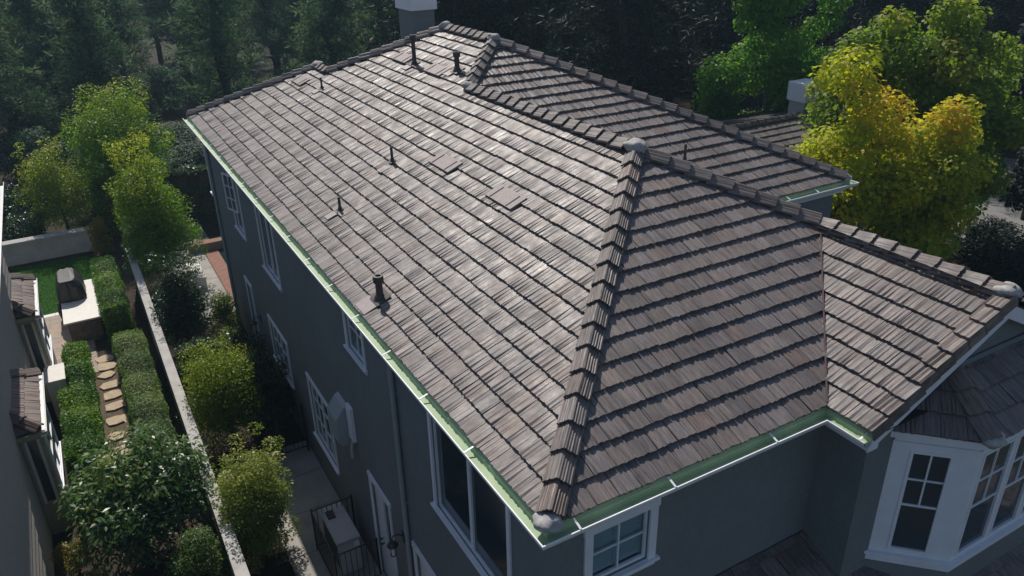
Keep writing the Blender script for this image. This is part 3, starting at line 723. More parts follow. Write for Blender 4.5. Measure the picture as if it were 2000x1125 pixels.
# bay roof
bt = bz1+.225; off = .14
Qb = [Bp[0]+Vector((-off*1.1,0,bt)), Bp[1]+Vector((-off*.41,-off,bt)), Bp[2]+Vector((off*.41,-off,bt)), Bp[3]+Vector((off*1.1,0,bt))]
rise = .62; tp = Vector((7.28, YG, 0)); Tb = [Vector((6.25, YG, bt+rise)), Vector((8.3, YG, bt+rise))]
brd = MB().add([*Qb, *Tb], [(0,1,4),(1,2,5,4),(2,3,5)]).build('bay_roof', M['deck'], house)
def facet_tiles(A, B, C, D, seed, parent, mk, mat, lift=.01):
    """tile a planar facet: eave A->B, top D->C (may coincide)"""
    U = (B-A).normalized(); Nn = U.cross((D-A)).normalized(); Vv = Nn.cross(U); pl = Plane(A+Nn*lift, U, Vv)
    hgt = (D-A).dot(Vv); L = (B-A).length; du = (D-A).dot(U); dc = (C-A).dot(U)
    return lay_flat(pl, hgt, 0, du/hgt, L, (dc-L)/hgt, seed)
def lay_flat(pl, vrange, a, b, c, d, seed):
    r = random.Random(seed); out = []; n = int(math.ceil(vrange/EXP-.02))
    for i in range(n):
        v0 = i*EXP; v1 = v0+EXP+LAP; lo = min(a+b*v0, a+b*v1); hi = max(c+d*v0, c+d*v1); off = (i % 2)*TW*.5+r.uniform(-.02,.02); k = math.floor((lo-off)/TW)
        while off+k*TW < hi:
            u0 = off+k*TW; k += 1; cs = [(u0,v0),(u0+TW,v0),(u0,v1),(u0+TW,v1)]; Lq = [u-(a+b*v) for u, v in cs]; Hq = [(c+d*v)-u for u, v in cs]
            if max(Lq) <= .01 or max(Hq) <= .01: continue
            pls = []
            if min(Lq) < 0: pls.append(((a+b*v0-u0,0,0), (-1,b,0)))
            if min(Hq) < 0: pls.append(((c+d*v0-u0,0,0), (1,-d,0)))
            if v1 > vrange+.02: pls.append(((0,vrange-v0,0), (0,1,0)))
            out.append(dict(pl=pl, u=u0, v=v0, clip=pls, row=i))
    return out
bt_ = facet_tiles(Qb[0], Qb[1], Tb[0], Tb[0], 1, brd, 'tile', M['tile']) + facet_tiles(Qb[1], Qb[2], Tb[1], Tb[0], 2, brd, 'tile', M['tile']) + facet_tiles(Qb[2], Qb[3], Tb[1], Tb[1], 3, brd, 'tile', M['tile'])
put_tiles(bt_, brd, M['tile'], 'tile', 300, 9)
caps(Qb[1], Tb[0], brd, .36, .05, 0, 31); caps(Qb[2], Tb[1], brd, .36, .05, 0, 32)
blob('mortar', Qb[1]+Vector((.03,.05,.06)), .17, brd, M['mortar'], 21, .6)
MB().tube([Tb[0]+Vector((0,-.03,.03)), Tb[1]+Vector((0,-.03,.03))], .05, 6).build('head_flashing', M['wall'], brd)
# lower porch roof along the front
pt = Z(-2.50); PR = [Vector((2.55,YF,pt)), Vector((2.55-1.4,YF-3.4,pt-T_*3.4)), Vector((11,YF-3.4,pt-T_*3.4)), Vector((11,YF,pt))]
pr = MB().add([PR[0],PR[1],PR[2],PR[3]], [(0,1,2,3)]).build('porch_roof', M['deck'], house)
put_tiles(facet_tiles(PR[1], PR[2], PR[3], PR[0], 4, pr, 'tile', M['tile']), pr, M['tile'], 'tile', 120, 10)
wall('porch_wall', (1.6, YF-3.1, 0), (1,0,0), (0,-1,0), 9.0, pt-T_*3.3-.05, [], M['wall'], house)

# ------------------------------------------------------------------ side yard of the grey house
cw = struct(MB().box(-1.50, .19, 3.0, 13.1, 0.0, .03).build('concrete_walk', M['joint']))
for i in range(7):
    y0 = 3.02+i*1.44; MB().box(-1.485, .185, y0, y0+1.425, .02, .05).build('slab', M['concrete'], cw, bevel=.006)
ac = thing('condenser_unit', (-.36, 8.33, .05), 'pale grey boxed condenser unit standing inside the black iron railing', 'air conditioner')
bdy = MB().box(-.60,-.11,7.68,8.98,.06,.96).build('cabinet', M['unit'], ac, bevel=.02)
MB().box(-.63,-.08,7.65,9.01,.963,1.02).build('lid', M['unit'], ac, bevel=.025)
MB().box(-.54,-.36,8.50,8.78,1.021,1.05).build('exhaust_grille', M['iron'], ac, bevel=.006)
for k in range(9): MB().box(-.610,-.602,7.8+k*.12,7.86+k*.12,.2,.85).build('louvre', M['iron'], bdy)
MB().box(-.25,-.13,7.664,7.678,.78,.92).build('label_plate', M['lampglass'], bdy)
rail = thing('iron_railing', (-.33, 8.0, .05), 'black iron picket railing around the boxed condenser unit', 'railing')
cor = [(.12,8.80),(-.83,8.80),(-.83,7.18),(.12,7.18)]
for x, y in cor: MB().box(x-.02,x+.02,y-.02,y+.02,.05,1.24).build('post', M['iron'], rail)
for a, b in zip(cor[:-1], cor[1:]):
    A = Vector((*a,0)); B = Vector((*b,0)); D = (B-A); L = D.length; D.normalize()
    for z in (1.19, .16): MB().tube([A+D*.022+Vector((0,0,z)), B-D*.022+Vector((0,0,z))], .017, 4).build('rail', M['iron'], rail)
    n = int(L/.115)
    for k in range(1, n):
        c = A+D*(L*k/n); MB().tube([c+Vector((0,0,.17)), c+Vector((0,0,1.18))], .009, 5).build('picket', M['iron'], rail)
hr = thing('stair_handrail', (-.4, 5.95, .05), 'short black iron handrail beside the white side door', 'handrail')
for x in (-.85, .08): MB().box(x-.02,x+.02,5.88,5.92,.05,1.1).build('post', M['iron'], hr)
MB().tube([(-.87,5.9,1.11),(.1,5.9,1.11)], .022, 6).build('rail', M['iron'], hr)
for k in range(7): MB().tube([(-.75+k*.115,5.9,.06),(-.75+k*.115,5.9,1.1)], .009, 5).build('picket', M['iron'], hr)
gt = thing('iron_gate', (-.26, 12.6, .05), 'tall black iron gate in the shaded side passage', 'gate')
for x in (-.62, .1): MB().box(x-.03,x+.03,12.57,12.63,.05,1.6).build('gate_post', M['iron'], gt)
for z in (.2, 1.5): MB().tube([(-.59,12.6,z),(.07,12.6,z)], .018, 4).build('rail', M['iron'], gt)
for k in range(5): MB().tube([(-.5+k*.117,12.6,.19),(-.5+k*.117,12.6,1.6)], .009, 5).build('picket', M['iron'], gt)
# garden wall between the plots
gw = thing('garden_wall', (-2.66, 16, 0), 'long pale stucco garden wall between the two plots', 'wall')
MB().box(-2.75,-2.57,4,26.7,0,1.62).build('wall_body', M['stucco'], gw)
MB().box(-2.79,-2.53,3.96,26.74,1.62,1.70).build('wall_coping', M['stucco'], gw, bevel=.01)
# back terrace and pool
tc = struct(MB().box(-1.6, .78, 22.3, 33, 0, .04).build('terrace', M['joint']))
for i in range(9):
    for j in range(2):
        x0 = -1.58+j*.93; y0 = 22.32+i*1.17
        MB().box(x0, x0+.91, y0, y0+1.15, .03, .06).build('slab', M['concrete'], tc)
struct(MB().box(.30, .85, 22.3, 28.8, .0, .072).build('brick_edging', M['brick']))
struct(MB().box(.86, 5.5, 23.0, 31.0, .0, .03).build('pool_water', M['water']))
pw = MB().box(-.3, 4.5, 28.9, 29.35, .0, .42).build('raised_brick_wall', M['brick']); tag(pw, 'low red brick wall at the end of the dark pool', 'wall')
bx = thing('white_bench', (-.6, 25.9, .06), 'white box bench on the terrace behind dark shrub', 'bench')
MB().box(-.92,-.28,25.0,26.8,.06,.46).build('bench_body', M['counter'], bx); MB().box(-.95,-.25,24.97,26.83,.462,.52).build('bench_top', M['counter'], bx)

# ------------------------------------------------------------------ neighbour's garden
lawn = sheet('lawn', [(-7.3,25.9),(-4.2,25.9),(-4.0,31.4),(-7.4,31.6)], .012, M['turf'])
pat = struct(MB().box(-7.4,-4.55,20.3,25.85,0,.02).build('patio', M['joint']))
r = random.Random(4); y = 20.32
while y < 25.5:
    h = r.choice([.30,.42,.42]); x = -7.38+r.uniform(-.2,0)
    while x < -4.6:
        w_ = r.choice([.42,.62,.62,.85]); a, b = max(x,-7.38), min(x+w_,-4.57)
        if b-a > .08: MB().box(a+.004,b-.004,y+.004,min(y+h,25.6)-.004,.01,.035+r.uniform(0,.004)).build('paver', M['paver'], pat)
        x += w_
    y += h
for i in range(6): MB().box(-7.38+i*.57,-7.38+i*.57+.56,25.6,25.84,.01,.045).build('edge_stone', M['counter'], pat)
isl = thing('barbecue_island', (-4.75, 24.3, 0), 'stone barbecue island with white countertop beside clipped hedge', 'barbecue island')
MB().box(-5.22,-4.22,22.75,26.2,.02,.86).build('island_base', M['islandstone'], isl); MB().box(-5.32,-4.14,22.65,26.3,.862,.92).build('countertop', M['counter'], isl, bevel=.01)
gc = thing('covered_grill', (-4.95, 25.2, .92), 'barbecue grill under a black cover on the white countertop', 'grill')
def cover(parent):
    prof = [(0,1.0,1.0,0),(.1,1.03,1.02,0),(.35,.97,.98,0),(.55,.90,.96,0),(.72,.72,.90,-.06),(.80,.60,.84,-.08)]
    V = []; n = 28; r = random.Random(9)
    for h, sx, sy, ox in prof:
        for j in range(n):
            t = 2*math.pi*j/n; c, s = math.cos(t), math.sin(t); k = 1/max(abs(c), abs(s))**.82
            q = 1+(.05*math.sin(j*2.3)+r.uniform(-.02,.02))*(1-h)
            V.append((-4.92+ox*.5+.46*sx*c*k*q, 25.25+.80*sy*s*k*q, .922+h*.95+r.uniform(-.01,.01)))
    F = []
    for i in range(len(prof)-1):
        for j in range(n): F.append((i*n+j, i*n+(j+1) % n, (i+1)*n+(j+1) % n, (i+1)*n+j))
    F.append(tuple((len(prof)-1)*n+j for j in range(n)))
    b = MB(); b.add(V, F); b.build('grill_cover', M['cover'], parent)
cover(gc)
MB().tube([(-5.38,24.55,.93),(-5.42,24.5,.6),(-5.4,24.48,.25)], [.06,.07,.03], 8).build('hanging_strap', M['cover'], gc)
ub = thing('utility_box', (-5.65, 18.5, 0), 'white metal utility box set into the clipped hedge', 'utility box')
MB().box(-5.9,-5.42,18.0,19.0,.0,1.25).build('box_body', M['counter'], ub); MB().box(-5.93,-5.39,17.97,19.03,1.252,1.31).build('box_lid', M['counter'], ub, bevel=.01)
path = sheet('garden_path', [(-4.85,12.5),(-3.95,12.5),(-3.9,21.4),(-4.8,21.4)], .010, simple('path_soil', (.11,.085,.06), .95, .2, 0, .3, 12, .02, 30))
r = random.Random(12)
def flag(x, y, rx, ry):
    n = r.choice([6,7,8]); P = []
    for j in range(n):
        t = 2*math.pi*(j+r.uniform(-.25,.25))/n; c, s = math.cos(t), math.sin(t); k = r.uniform(.85,1.12)*(1/max(abs(c),abs(s)))**.6
        P.append((x+rx*c*k, y+ry*s*k, .012))
    MB().prism(P, (0,0,.05)).build('stepping_stone', M['stone'], path, bevel=.008)
for i, (x, y) in enumerate([(-4.36,21.1),(-4.36,20.55),(-4.39,19.95),(-4.34,19.2),(-4.33,18.55),(-4.34,17.85),(-4.40,17.0),(-4.44,16.15),(-4.42,15.3),(-4.4,14.5)]):
    flag(x, y, r.uniform(.27,.33), r.uniform(.22,.30))
bw = thing('retaining_wall', (-5.6, 32.1, 0), 'low weathered grey wall behind the neighbour lawn', 'wall')
MB().box(-9.0,-3.9,31.95,32.25,0,.92).build('wall_body', M['stucco'], bw); MB().box(-9.0,-3.85,31.85,32.35,.92,1.02).build('wall_cap', M['stucco'], bw, bevel=.01)

# ------------------------------------------------------------------ neighbour's house
nb = thing('neighbour_house', (-10, 12, 0), 'grey lap-sided neighbouring house with small tiled bay roofs and white gutters', 'house')
XN = -6.25
nw = MB(); nw.box(-16, XN-.02, -2, 21.3, 0, 6.25); nwl = nw.build('wall', M['siding'], nb)
for i in range(23):
    z = .1+i*.265
    MB().prism([(XN-.02,-2,z),(XN+.026,-2,z),(XN-.004,-2,z+.268),(XN-.02,-2,z+.268)], (0,23.3,0)).build('siding_board', M['siding'], nwl)
nr = MB(); ex = -5.83; ry = 5.4
nr.add([(ex,-2.5,6.3),(ex,21.8,6.3),(-11,16.35,6.3+T_*5.45),(-11,3,6.3+T_*5.45),(-16.5,-2.5,6.3),(-16.5,21.8,6.3)], [(0,1,2,3),(1,5,2),(5,4,3,2),(4,0,3),(0,4,5,1)])
nro = nr.build('roof', M['ntile'], nb)
npl = Plane((ex,0,6.3+.012), (0,1,0), (-1,0,T_))
put_tiles(lay(npl, 1.5, lambda p: (8, 0, 21.8, -1), 41), nro, M['ntile'], 'ntile', 200, 41)
g_ = MB(); g_.prism([(ex-.02,-2.5,6.16),(ex+.12,-2.5,6.16),(ex+.15,-2.5,6.29),(ex+.135,-2.5,6.29),(ex+.11,-2.5,6.18),(ex-.02,-2.5,6.18)], (0,24.4,0)); g_.build('gutter', M['lip'], nb)
def nbay(y0, y1, z, seed):
    xo = -5.75; b = MB().box(XN+.03, xo-.02, y0+.14, y1-.14, 0, z-.05).build('bay', M['tan'], nb)
    MB().box(XN+.03, xo+.02, y0+.06, y1-.06, z-.16, z-.02).build('bay_fascia', M['tan'], b)
    A = Vector((xo,y0,z)); B = Vector((xo,y1,z)); h = .40; C = Vector((XN-.1,y1-.45,z+h)); D = Vector((XN-.1,y0+.45,z+h)); A2 = Vector((XN-.1,y0,z)); B2 = Vector((XN-.1,y1,z))
    rf = MB().add([A,B,C,D,A2,B2], [(0,1,2,3),(4,0,3),(1,5,2)]).build('bay_roof', M['deck'], nb)
    put_tiles(facet_tiles(A, B, C, D, seed, rf, 'ntile', M['ntile']) + facet_tiles(A2, A, D, D, seed+1, rf, 'ntile', M['ntile']) + facet_tiles(B, B2, C, C, seed+2, rf, 'ntile', M['ntile']), rf, M['ntile'], 'ntile', 300, seed)
    caps(A+Vector((0,0,.0)), D, rf, .36, .02, 0, seed, 'ntile'); caps(B, C, rf, .36, .02, 0, seed+5, 'ntile')
    # gutter: trough, face
    for (a, c, o_) in ((A, B, Vector((1,0,0))), (A2, A, Vector((0,-1,0)))):
        d = (c-a).normalized(); e0 = 0 if o_.x else 0
        b0 = a-d*(0 if not o_.x else .13); b1 = c+d*(.13 if not o_.x else .0)
        MB().prism([b0+o_*.0+Vector((0,0,-.10)), b0+o_*.11+Vector((0,0,-.10)), b0+o_*.14+Vector((0,0,.02)), b0+o_*.125+Vector((0,0,.02)), b0+o_*.10+Vector((0,0,-.05)), b0+o_*.0+Vector((0,0,-.05))], b1-b0).build('bay_gutter', M['lip'] if o_.x else M['tan'], rf)
    # window in the bay's outer face
    fr = (Vector((xo-.018,0,0)), Vector((0,1,0)), Vector((1,0,0)))
    window(fr, y0+.45, y1-.45, 1.1, z-.35, b, cols=2, rows=[1,1], recess=.0, proud=.03, name='bay_casing')
    fr = (Vector((0,y0+.138,0)), Vector((1,0,0)), Vector((0,-1,0)))
    MB().fbox(fr, XN+.16, xo-.15, 1.0, z-.3, 0, .012).build('bay_side_pane', M['glass'], b)
    MB().fbox(fr, XN+.10, XN+.16, .95, z-.25, 0, .03).build('bay_side_casing', M['counter'], b); MB().fbox(fr, xo-.15, xo-.09, .95, z-.25, 0, .03).build('bay_side_casing', M['counter'], b)
nbay(12.5, 15.3, 3.0, 51); nbay(19.1, 22.0, 3.0, 61)

# ------------------------------------------------------------------ house beyond the maples
h2 = thing('far_tiled_house', (24, 19, 0), 'brown tiled roof and white-capped chimney behind the yellow maple', 'house')
MB().box(18.8,25.4,12.6,24,0,3.75).build('wall', M['wall'], h2)
A, B, C, D = Vector((18.2,12.0,3.7)), Vector((26,12.0,3.7)), Vector((26,16.0,5.66)), Vector((18.2,16.0,5.66))
r2 = MB().add([A,B,C,D,Vector((26,24,3.7)),Vector((18.2,24,3.7))], [(0,1,2,3),(3,2,4,5),(0,3,5)]).build('roof', M['deck'], h2)
put_tiles(facet_tiles(A, B, C, D, 71, r2, 'tile', M['tile']), r2, M['tile'], 'tile', 90, 71)
caps(D, C, r2, .38, 0, 0, 72)
c2 = MB().box(22.35,23.2,16.1,16.9,5,6.12).build('chimney', M['unit'], h2); MB().box(22.27,23.28,16.02,16.98,6.12,6.85).build('chimney_cap', M['white'], c2)
# pale house in the far trees
h3 = thing('distant_pale_house', (66, 33, 0), 'pale house glimpsed through dark trees beyond the street', 'house')
MB().box(62,74,30,40,0,5.5).build('wall', M['stucco'], h3); MB().prism([(61.4,29.4,5.5),(74.6,29.4,5.5),(68,29.4,8.4)], (0,11.2,0)).build('roof', M['ntile'], h3)
for k in range(3):
    fr = (Vector((0,29.998,0)), Vector((1,0,0)), Vector((0,-1,0))); W_ = MB().fbox(fr, 63+k*3.6, 65+k*3.6, 2.6, 4.6, 0, .08).build('window', M['white'], h3); MB().fbox(fr, 63.15+k*3.6, 64.85+k*3.6, 2.75, 4.45, .082, .09).build('pane', M['glass'], W_)

# ------------------------------------------------------------------ plants
def leaf_mesh(name, C, Nrm, Ax, size, wid, tints, mat, fold=.18):
    n = len(C); Nrm = Nrm/np.linalg.norm(Nrm, axis=1, keepdims=True); Ax = Ax-Nrm*(Ax*Nrm).sum(1, keepdims=True); Ax /= np.linalg.norm(Ax, axis=1, keepdims=True)+1e-9
    Bx = np.cross(Nrm, Ax); s = size[:, None]; w_ = (size*wid)[:, None]
    V = np.empty((n, 4, 3)); V[:, 0] = C; V[:, 1] = C+Ax*s*.45+Bx*w_*.5+Nrm*s*fold*.5; V[:, 2] = C+Ax*s; V[:, 3] = C+Ax*s*.45-Bx*w_*.5+Nrm*s*fold*.5
    me = bpy.data.meshes.new(name); me.vertices.add(n*4); me.vertices.foreach_set('co', V.astype(np.float32).ravel())
    me.loops.add(n*4); me.loops.foreach_set('vertex_index', np.arange(n*4, dtype=np.int32)); me.polygons.add(n)
    me.polygons.foreach_set('loop_start', np.arange(0, n*4, 4, dtype=np.int32)); me.polygons.foreach_set('loop_total', np.full(n, 4, np.int32))
    me.update(calc_edges=True); me.materials.append(mat)
    a = me.attributes.new('tint', 'FLOAT', 'POINT'); a.data.foreach_set('value', np.repeat(tints.astype(np.float32), 4)); return me
def unit(n, g): v = g.normal(size=(n, 3)); return v/np.linalg.norm(v, axis=1, keepdims=True)
def clump_leaves(cen, rad, n, size, g, wid=.5, droop=.3, shell=.55, toptint=0, tlo=0, z0=0, z1=1, szv=.3):
    """cen (k,3), rad (k,) clumps; n leaves"""
    pr = rad**2; pr = pr/pr.sum(); idx = g.choice(len(cen), n, p=pr); d = unit(n, g); rr = rad[idx]*(shell+(1-shell)*g.random(n)**.6)
    C = cen[idx]+d*rr[:, None]*np.array([1, 1, .85]); Nn = d*.6+unit(n, g)*.7+np.array([0, 0, .55]); Ax = d*.5+unit(n, g)*.8+np.array([0, 0, -droop])
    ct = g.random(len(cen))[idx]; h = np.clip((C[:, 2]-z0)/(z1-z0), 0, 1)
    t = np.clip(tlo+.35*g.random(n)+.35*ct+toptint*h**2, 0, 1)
    return C, Nn, Ax, size*(1-szv+2*szv*g.random(n)), np.full(n, wid), t
def crown_clumps(g, k, shape, h0, h1, R, cr_):
    """clump centres for a crown between heights h0 and h1"""
    out = []
    while len(out) < k:
        u = unit(1, g)[0]*(g.random()**.4); z = (u[2]+1)/2
        if shape == 'round': f = 1
        elif shape == 'cone': f = (1.25-z)*.95
        elif shape == 'column': u[:2] /= max(.55, math.sqrt(max(.001, 1-u[2]**2)))*1.05; f = 1-.35*z
        elif shape == 'vase': f = .55+.6*z
        out.append((u[0]*(R-cr_)*f, u[1]*(R-cr_)*f, h0+cr_*.6+(h1-h0-cr_*1.3)*z))
    return np.array(out)
def limbs(mb, g, cen, r0, h0, h1, nl, lean=(0,0)):
    top = Vector((lean[0], lean[1], h1)); mid = [Vector((lean[0]*t+g.normal()*.06, lean[1]*t+g.normal()*.06, h1*t)) for t in (0,.2,.45,.7,.9)]; mid[0] = Vector((0,0,-.05))
    mb.tube(mid, [r0*1.25, r0, r0*.72, r0*.42, r0*.15], 9)
    for c in cen[g.choice(len(cen), min(nl, len(cen)), replace=False)]:
        c = Vector(c); t = min(.8, max(.22, (c.z-h1*.25)/h1)); s = Vector((lean[0]*t, lean[1]*t, h1*t)); m_ = s.lerp(c, .5)+Vector((0,0,.06*(c-s).length)); k = r0*.32*(1.1-t)
        mb.tube([s, m_, c], [k, k*.65, k*.2], 6)
    return mb
def tree(name, loc, label, cat, mat, h, R, h0=None, shape='round', leaves=9000, size=.1, k=40, crr=.3, r0=.09, wid=.5, droop=.3, toptint=0, tlo=0, seed=0, group=None, bark='bark', nl=14, shell=.55, lean=(0,0), shoots=0, stretch=(1,1), lobes=None):
    g = np.random.default_rng(seed+100); h0 = h*.2 if h0 is None else h0
    cr_ = R*crr; cen = crown_clumps(g, k, shape, h0, h, R, cr_); cen[:, 0] *= stretch[0]; cen[:, 1] *= stretch[1]; cen[:, :2] += np.array(lean)*(cen[:, 2:3]/h)
    if lobes:
        cen = []; tw_ = sum(q[5] for q in lobes)
        for dx, dy, a, b, rr, wt in lobes:
            c = crown_clumps(g, max(6, int(k*wt/tw_)), 'round', a, b, rr+cr_*.4, cr_); c[:, 0] += dx; c[:, 1] += dy; cen.append(c)
        cen = np.concatenate(cen)
    rad = cr_*(.65+.7*g.random(len(cen)))
    if shoots:
        a = g.random(shoots)*6.28; q = g.random(shoots)*.7*R; sc = np.stack([np.cos(a)*q, np.sin(a)*q, h*(.92+.14*g.random(shoots))], 1); cen = np.concatenate([cen, sc]); rad = np.concatenate([rad, np.full(shoots, cr_*.42)])
    L = clump_leaves(cen, rad, leaves, size, g, wid, droop, shell, toptint, tlo, h0, h)
    o = thing(name, loc, label, cat, group)
    reg(bpy.data.objects.new('crown', leaf_mesh('crown', *L, mat)), o, Matrix.Identity(4), True)
    limbs(MB(), g, cen, r0, h0, h*.85, nl, lean).build('trunk', M[bark], o, local=True, smooth=True)
    return o
def hedge(name, x0, x1, y0, y1, z1, label, mat, n, size, seed, group=None, z0=.05, wid=.6):
    g = np.random.default_rng(seed); o = thing(name, ((x0+x1)/2, (y0+y1)/2, 0), label, 'hedge', group); sx, sy, sz = (x1-x0)/2, (y1-y0)/2, z1-z0
    A = np.array([sx*sy*4*1.6, sy*sz*2, sy*sz*2, sx*sz*2, sx*sz*2]); f = g.choice(5, n, p=A/A.sum()); u = g.random((n, 2))*2-1
    C = np.zeros((n, 3)); Nn = np.zeros((n, 3)); P = [(0,1,2,1),(1,2,0,-1),(1,2,0,1),(0,2,1,-1),(0,2,1,1)]
    S = np.array([sx, sy, sz/2])
    for i, (a, b, c, s) in enumerate(P):
        q = f == i; C[q, a] = u[q, 0]*S[a]; C[q, b] = u[q, 1]*S[b]; C[q, c] = s*S[c]; Nn[q, c] = s
    bump = .06*(np.sin(C[:, 0]*5+seed)+np.sin(C[:, 1]*4.3+1)+np.sin(C[:, 2]*6)); C += Nn*(bump-.05+.09*g.random(n)-.04)[:, None]; C[:, 2] += z0+sz/2
    t = np.clip(.15+.6*g.random(n)+.25*np.sin(C[:, 0]*2+C[:, 1]*1.7+seed), 0, 1)
    me = leaf_mesh('foliage', C, Nn*.9+unit(n, g)*.75+np.array([0,0,.3]), unit(n, g)+np.array([0,0,.2]), size*(.7+.6*g.random(n)), np.full(n, wid), t, mat)
    reg(bpy.data.objects.new('foliage', me), o, Matrix.Identity(4), True)
    MB().box(-sx+.12, sx-.12, -sy+.12, sy-.12, 0, z1-.14).build('branches', M['bark'], o, local=True)
    return o
ML = dict(
  yg=mat_leaf('leaf_yellow_green', (62,94,26), (130,148,40), (184,180,60), trans=.5),
  ficus=mat_leaf('leaf_ficus', (54,94,26), (112,148,36), (188,184,56), trans=.55),
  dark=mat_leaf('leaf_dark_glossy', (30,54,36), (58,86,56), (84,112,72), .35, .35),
  loquat=mat_leaf('leaf_loquat', (50,80,54), (92,124,78), (172,168,80), .36, .45, .5),
  citrus=mat_leaf('leaf_citrus', (76,102,44), (140,152,68), (200,192,124), .38, .5),
  hedge=mat_leaf('leaf_hedge', (52,92,30), (100,140,48), (142,166,72), .45, .45),
  hedge2=mat_leaf('leaf_grey_hedge', (70,98,52), (116,142,78), (158,172,108), .45, .45),
  maple=mat_leaf('leaf_autumn_maple', (122,150,38), (200,194,50), (238,150,74), .5, .6),
  gmaple=mat_leaf('leaf_green_maple', (88,134,50), (132,172,64), (190,200,84), .5, .6),
  rmaple=mat_leaf('leaf_turning_maple', (88,126,48), (142,160,56), (210,130,66), .5, .6),
  pine=mat_leaf('pine_needles', (46,74,66), (82,108,90), (142,154,128), .6, .42),
  pine2=mat_leaf('dark_needles', (18,34,28), (30,48,38), (46,64,50), .6, .2),  # near-black copy: shade of the backlit wood put into the leaf colour
  yellow=mat_leaf('leaf_yellow_shrub', (110,104,40), (150,134,56), (176,150,70)),
  grass=mat_leaf('grass_blade', (50,96,30), (70,122,40), (92,138,54), .5, .4))
# neighbour's lawn blades
def lawn_blades():
    g = np.random.default_rng(2); n = 26000; x = -7.3+3.2*g.random(n); y = 25.95+5.4*g.random(n)
    C = np.stack([x, y, np.full(n, .012)], 1); Ax = unit(n, g)*.5+np.array([0,0,1.]); Nn = unit(n, g)*np.array([1,1,.2])
    me = leaf_mesh('lawn_grass', C, Nn, Ax, .035+.035*g.random(n), np.full(n, .3), g.random(n), ML['grass'], 0)
    tag(reg(bpy.data.objects.new('lawn_grass', me)), 'short bright green grass of the neighbour lawn', 'grass', None, 'stuff')
lawn_blades()
tree('round_tree', (-1.75,33.6,0), 'dense round yellow-green tree standing behind the brick-edged pool', 'tree', ML['ficus'], 7.4, 2.5, .9, 'round', 30000, .105, 80, .30, .14, seed=1, toptint=.4, stretch=(1.05,1))
tree('ficus_tree', (-1.5,26.3,0), 'tall bushy yellow-green ficus at the end of the garden wall', 'tree', ML['ficus'], 6.1, 1.95, .0, 'column', 32000, .095, 90, .30, .12, seed=2, toptint=.5, shoots=12)
tree('lime_tree', (-4.7,34.2,0), 'small loose lime-green tree behind the retaining wall', 'tree', ML['yg'], 4.4, 2.0, .2, 'round', 16000, .10, 60, .27, .07, seed=3, toptint=.4, shoots=12, shell=.4)
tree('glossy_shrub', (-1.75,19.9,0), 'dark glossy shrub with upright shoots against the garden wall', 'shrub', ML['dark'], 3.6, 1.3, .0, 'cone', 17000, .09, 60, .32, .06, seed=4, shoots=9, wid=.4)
tree('pale_leaf_shrub', (-.45,20.1,0), 'light leafy shrub beside the far downspout', 'shrub', ML['citrus'], 2.1, .68, .0, 'column', 5600, .075, 30, .36, .03, seed=5)
tree('pale_leaf_shrub', (-.5,18.5,0), 'low light-leafed shrub under the wall lantern by the glass door', 'shrub', ML['citrus'], 1.5, .6, .0, 'column', 3800, .075, 26, .36, .03, seed=15)
tree('privet_bush', (-1.6,14.1,0), 'broad privet bush with sunlit yellow-green top beside the side passage', 'shrub', ML['yg'], 3.5, 1.5, .0, 'column', 26000, .07, 90, .30, .08, seed=6, toptint=.4, wid=.45)
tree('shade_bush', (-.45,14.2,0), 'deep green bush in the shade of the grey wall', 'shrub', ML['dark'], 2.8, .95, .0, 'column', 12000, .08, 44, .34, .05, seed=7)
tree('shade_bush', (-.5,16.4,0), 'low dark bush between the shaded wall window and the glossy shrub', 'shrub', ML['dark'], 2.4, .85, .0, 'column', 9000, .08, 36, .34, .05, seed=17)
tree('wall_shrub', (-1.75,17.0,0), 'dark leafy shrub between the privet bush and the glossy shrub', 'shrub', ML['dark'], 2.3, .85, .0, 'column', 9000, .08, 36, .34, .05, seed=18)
tree('wall_shrub', (-2.0,11.6,0), 'small shaded shrub between the privet bush and the citrus tree', 'shrub', ML['dark'], 1.3, .55, .0, 'round', 4200, .07, 26, .34, .03, seed=19)
tree('loquat_tree', (-4.25,10.6,0), 'large-leaved loquat tree overhanging the stepping stone path', 'tree', ML['loquat'], 3.45, 1.75, .2, 'round', 12500, .17, 70, .28, .08, wid=.34, droop=.55, seed=8, toptint=.3, shell=.35)
tree('citrus_tree', (-1.95,9.2,0), 'bushy small-leaved citrus tree beside the concrete walk', 'tree', ML['citrus'], 2.95, 1.25, .0, 'column', 32000, .068, 76, .30, .06, wid=.42, seed=9, toptint=.3, shoots=14)
tree('olive_shrub', (-3.3,8.9,0), 'grey-green shrub under the loquat tree by the wall', 'shrub', ML['hedge2'], 1.8, .75, .0, 'round', 7000, .06, 30, .32, .03, seed=10)
tree('lime_shrub', (-5.35,9.5,0), 'bright yellow-green low shrub beside the neighbour wall', 'shrub', ML['yg'], 1.0, .6, .0, 'round', 5200, .05, 26, .34, .02, seed=11, toptint=.4)
tree('lime_shrub', (-4.6,8.4,0), 'lime-green low shrub in front of the loquat tree', 'shrub', ML['yg'], .9, .6, .0, 'round', 5200, .05, 26, .34, .02, seed=14, toptint=.4)
tree('dry_shrub', (-5.75,10.9,0), 'dry twiggy shrub with reddish leaves by the tan bay', 'shrub', ML['yellow'], 1.0, .5, .0, 'round', 2200, .06, 20, .34, .02, seed=13)
tree('yellow_shrub', (-3.6,31.0,0), 'small yellowish shrub at the corner of the lawn', 'shrub', ML['yellow'], 1.9, .6, .0, 'column', 2800, .09, 20, .36, .03, seed=12)
tree('dark_shrub', (-6.4,33.6,0), 'low dark shrub behind the retaining wall', 'shrub', ML['dark'], 1.9, 1.2, .0, 'round', 7000, .10, 30, .34, .03, seed=24)
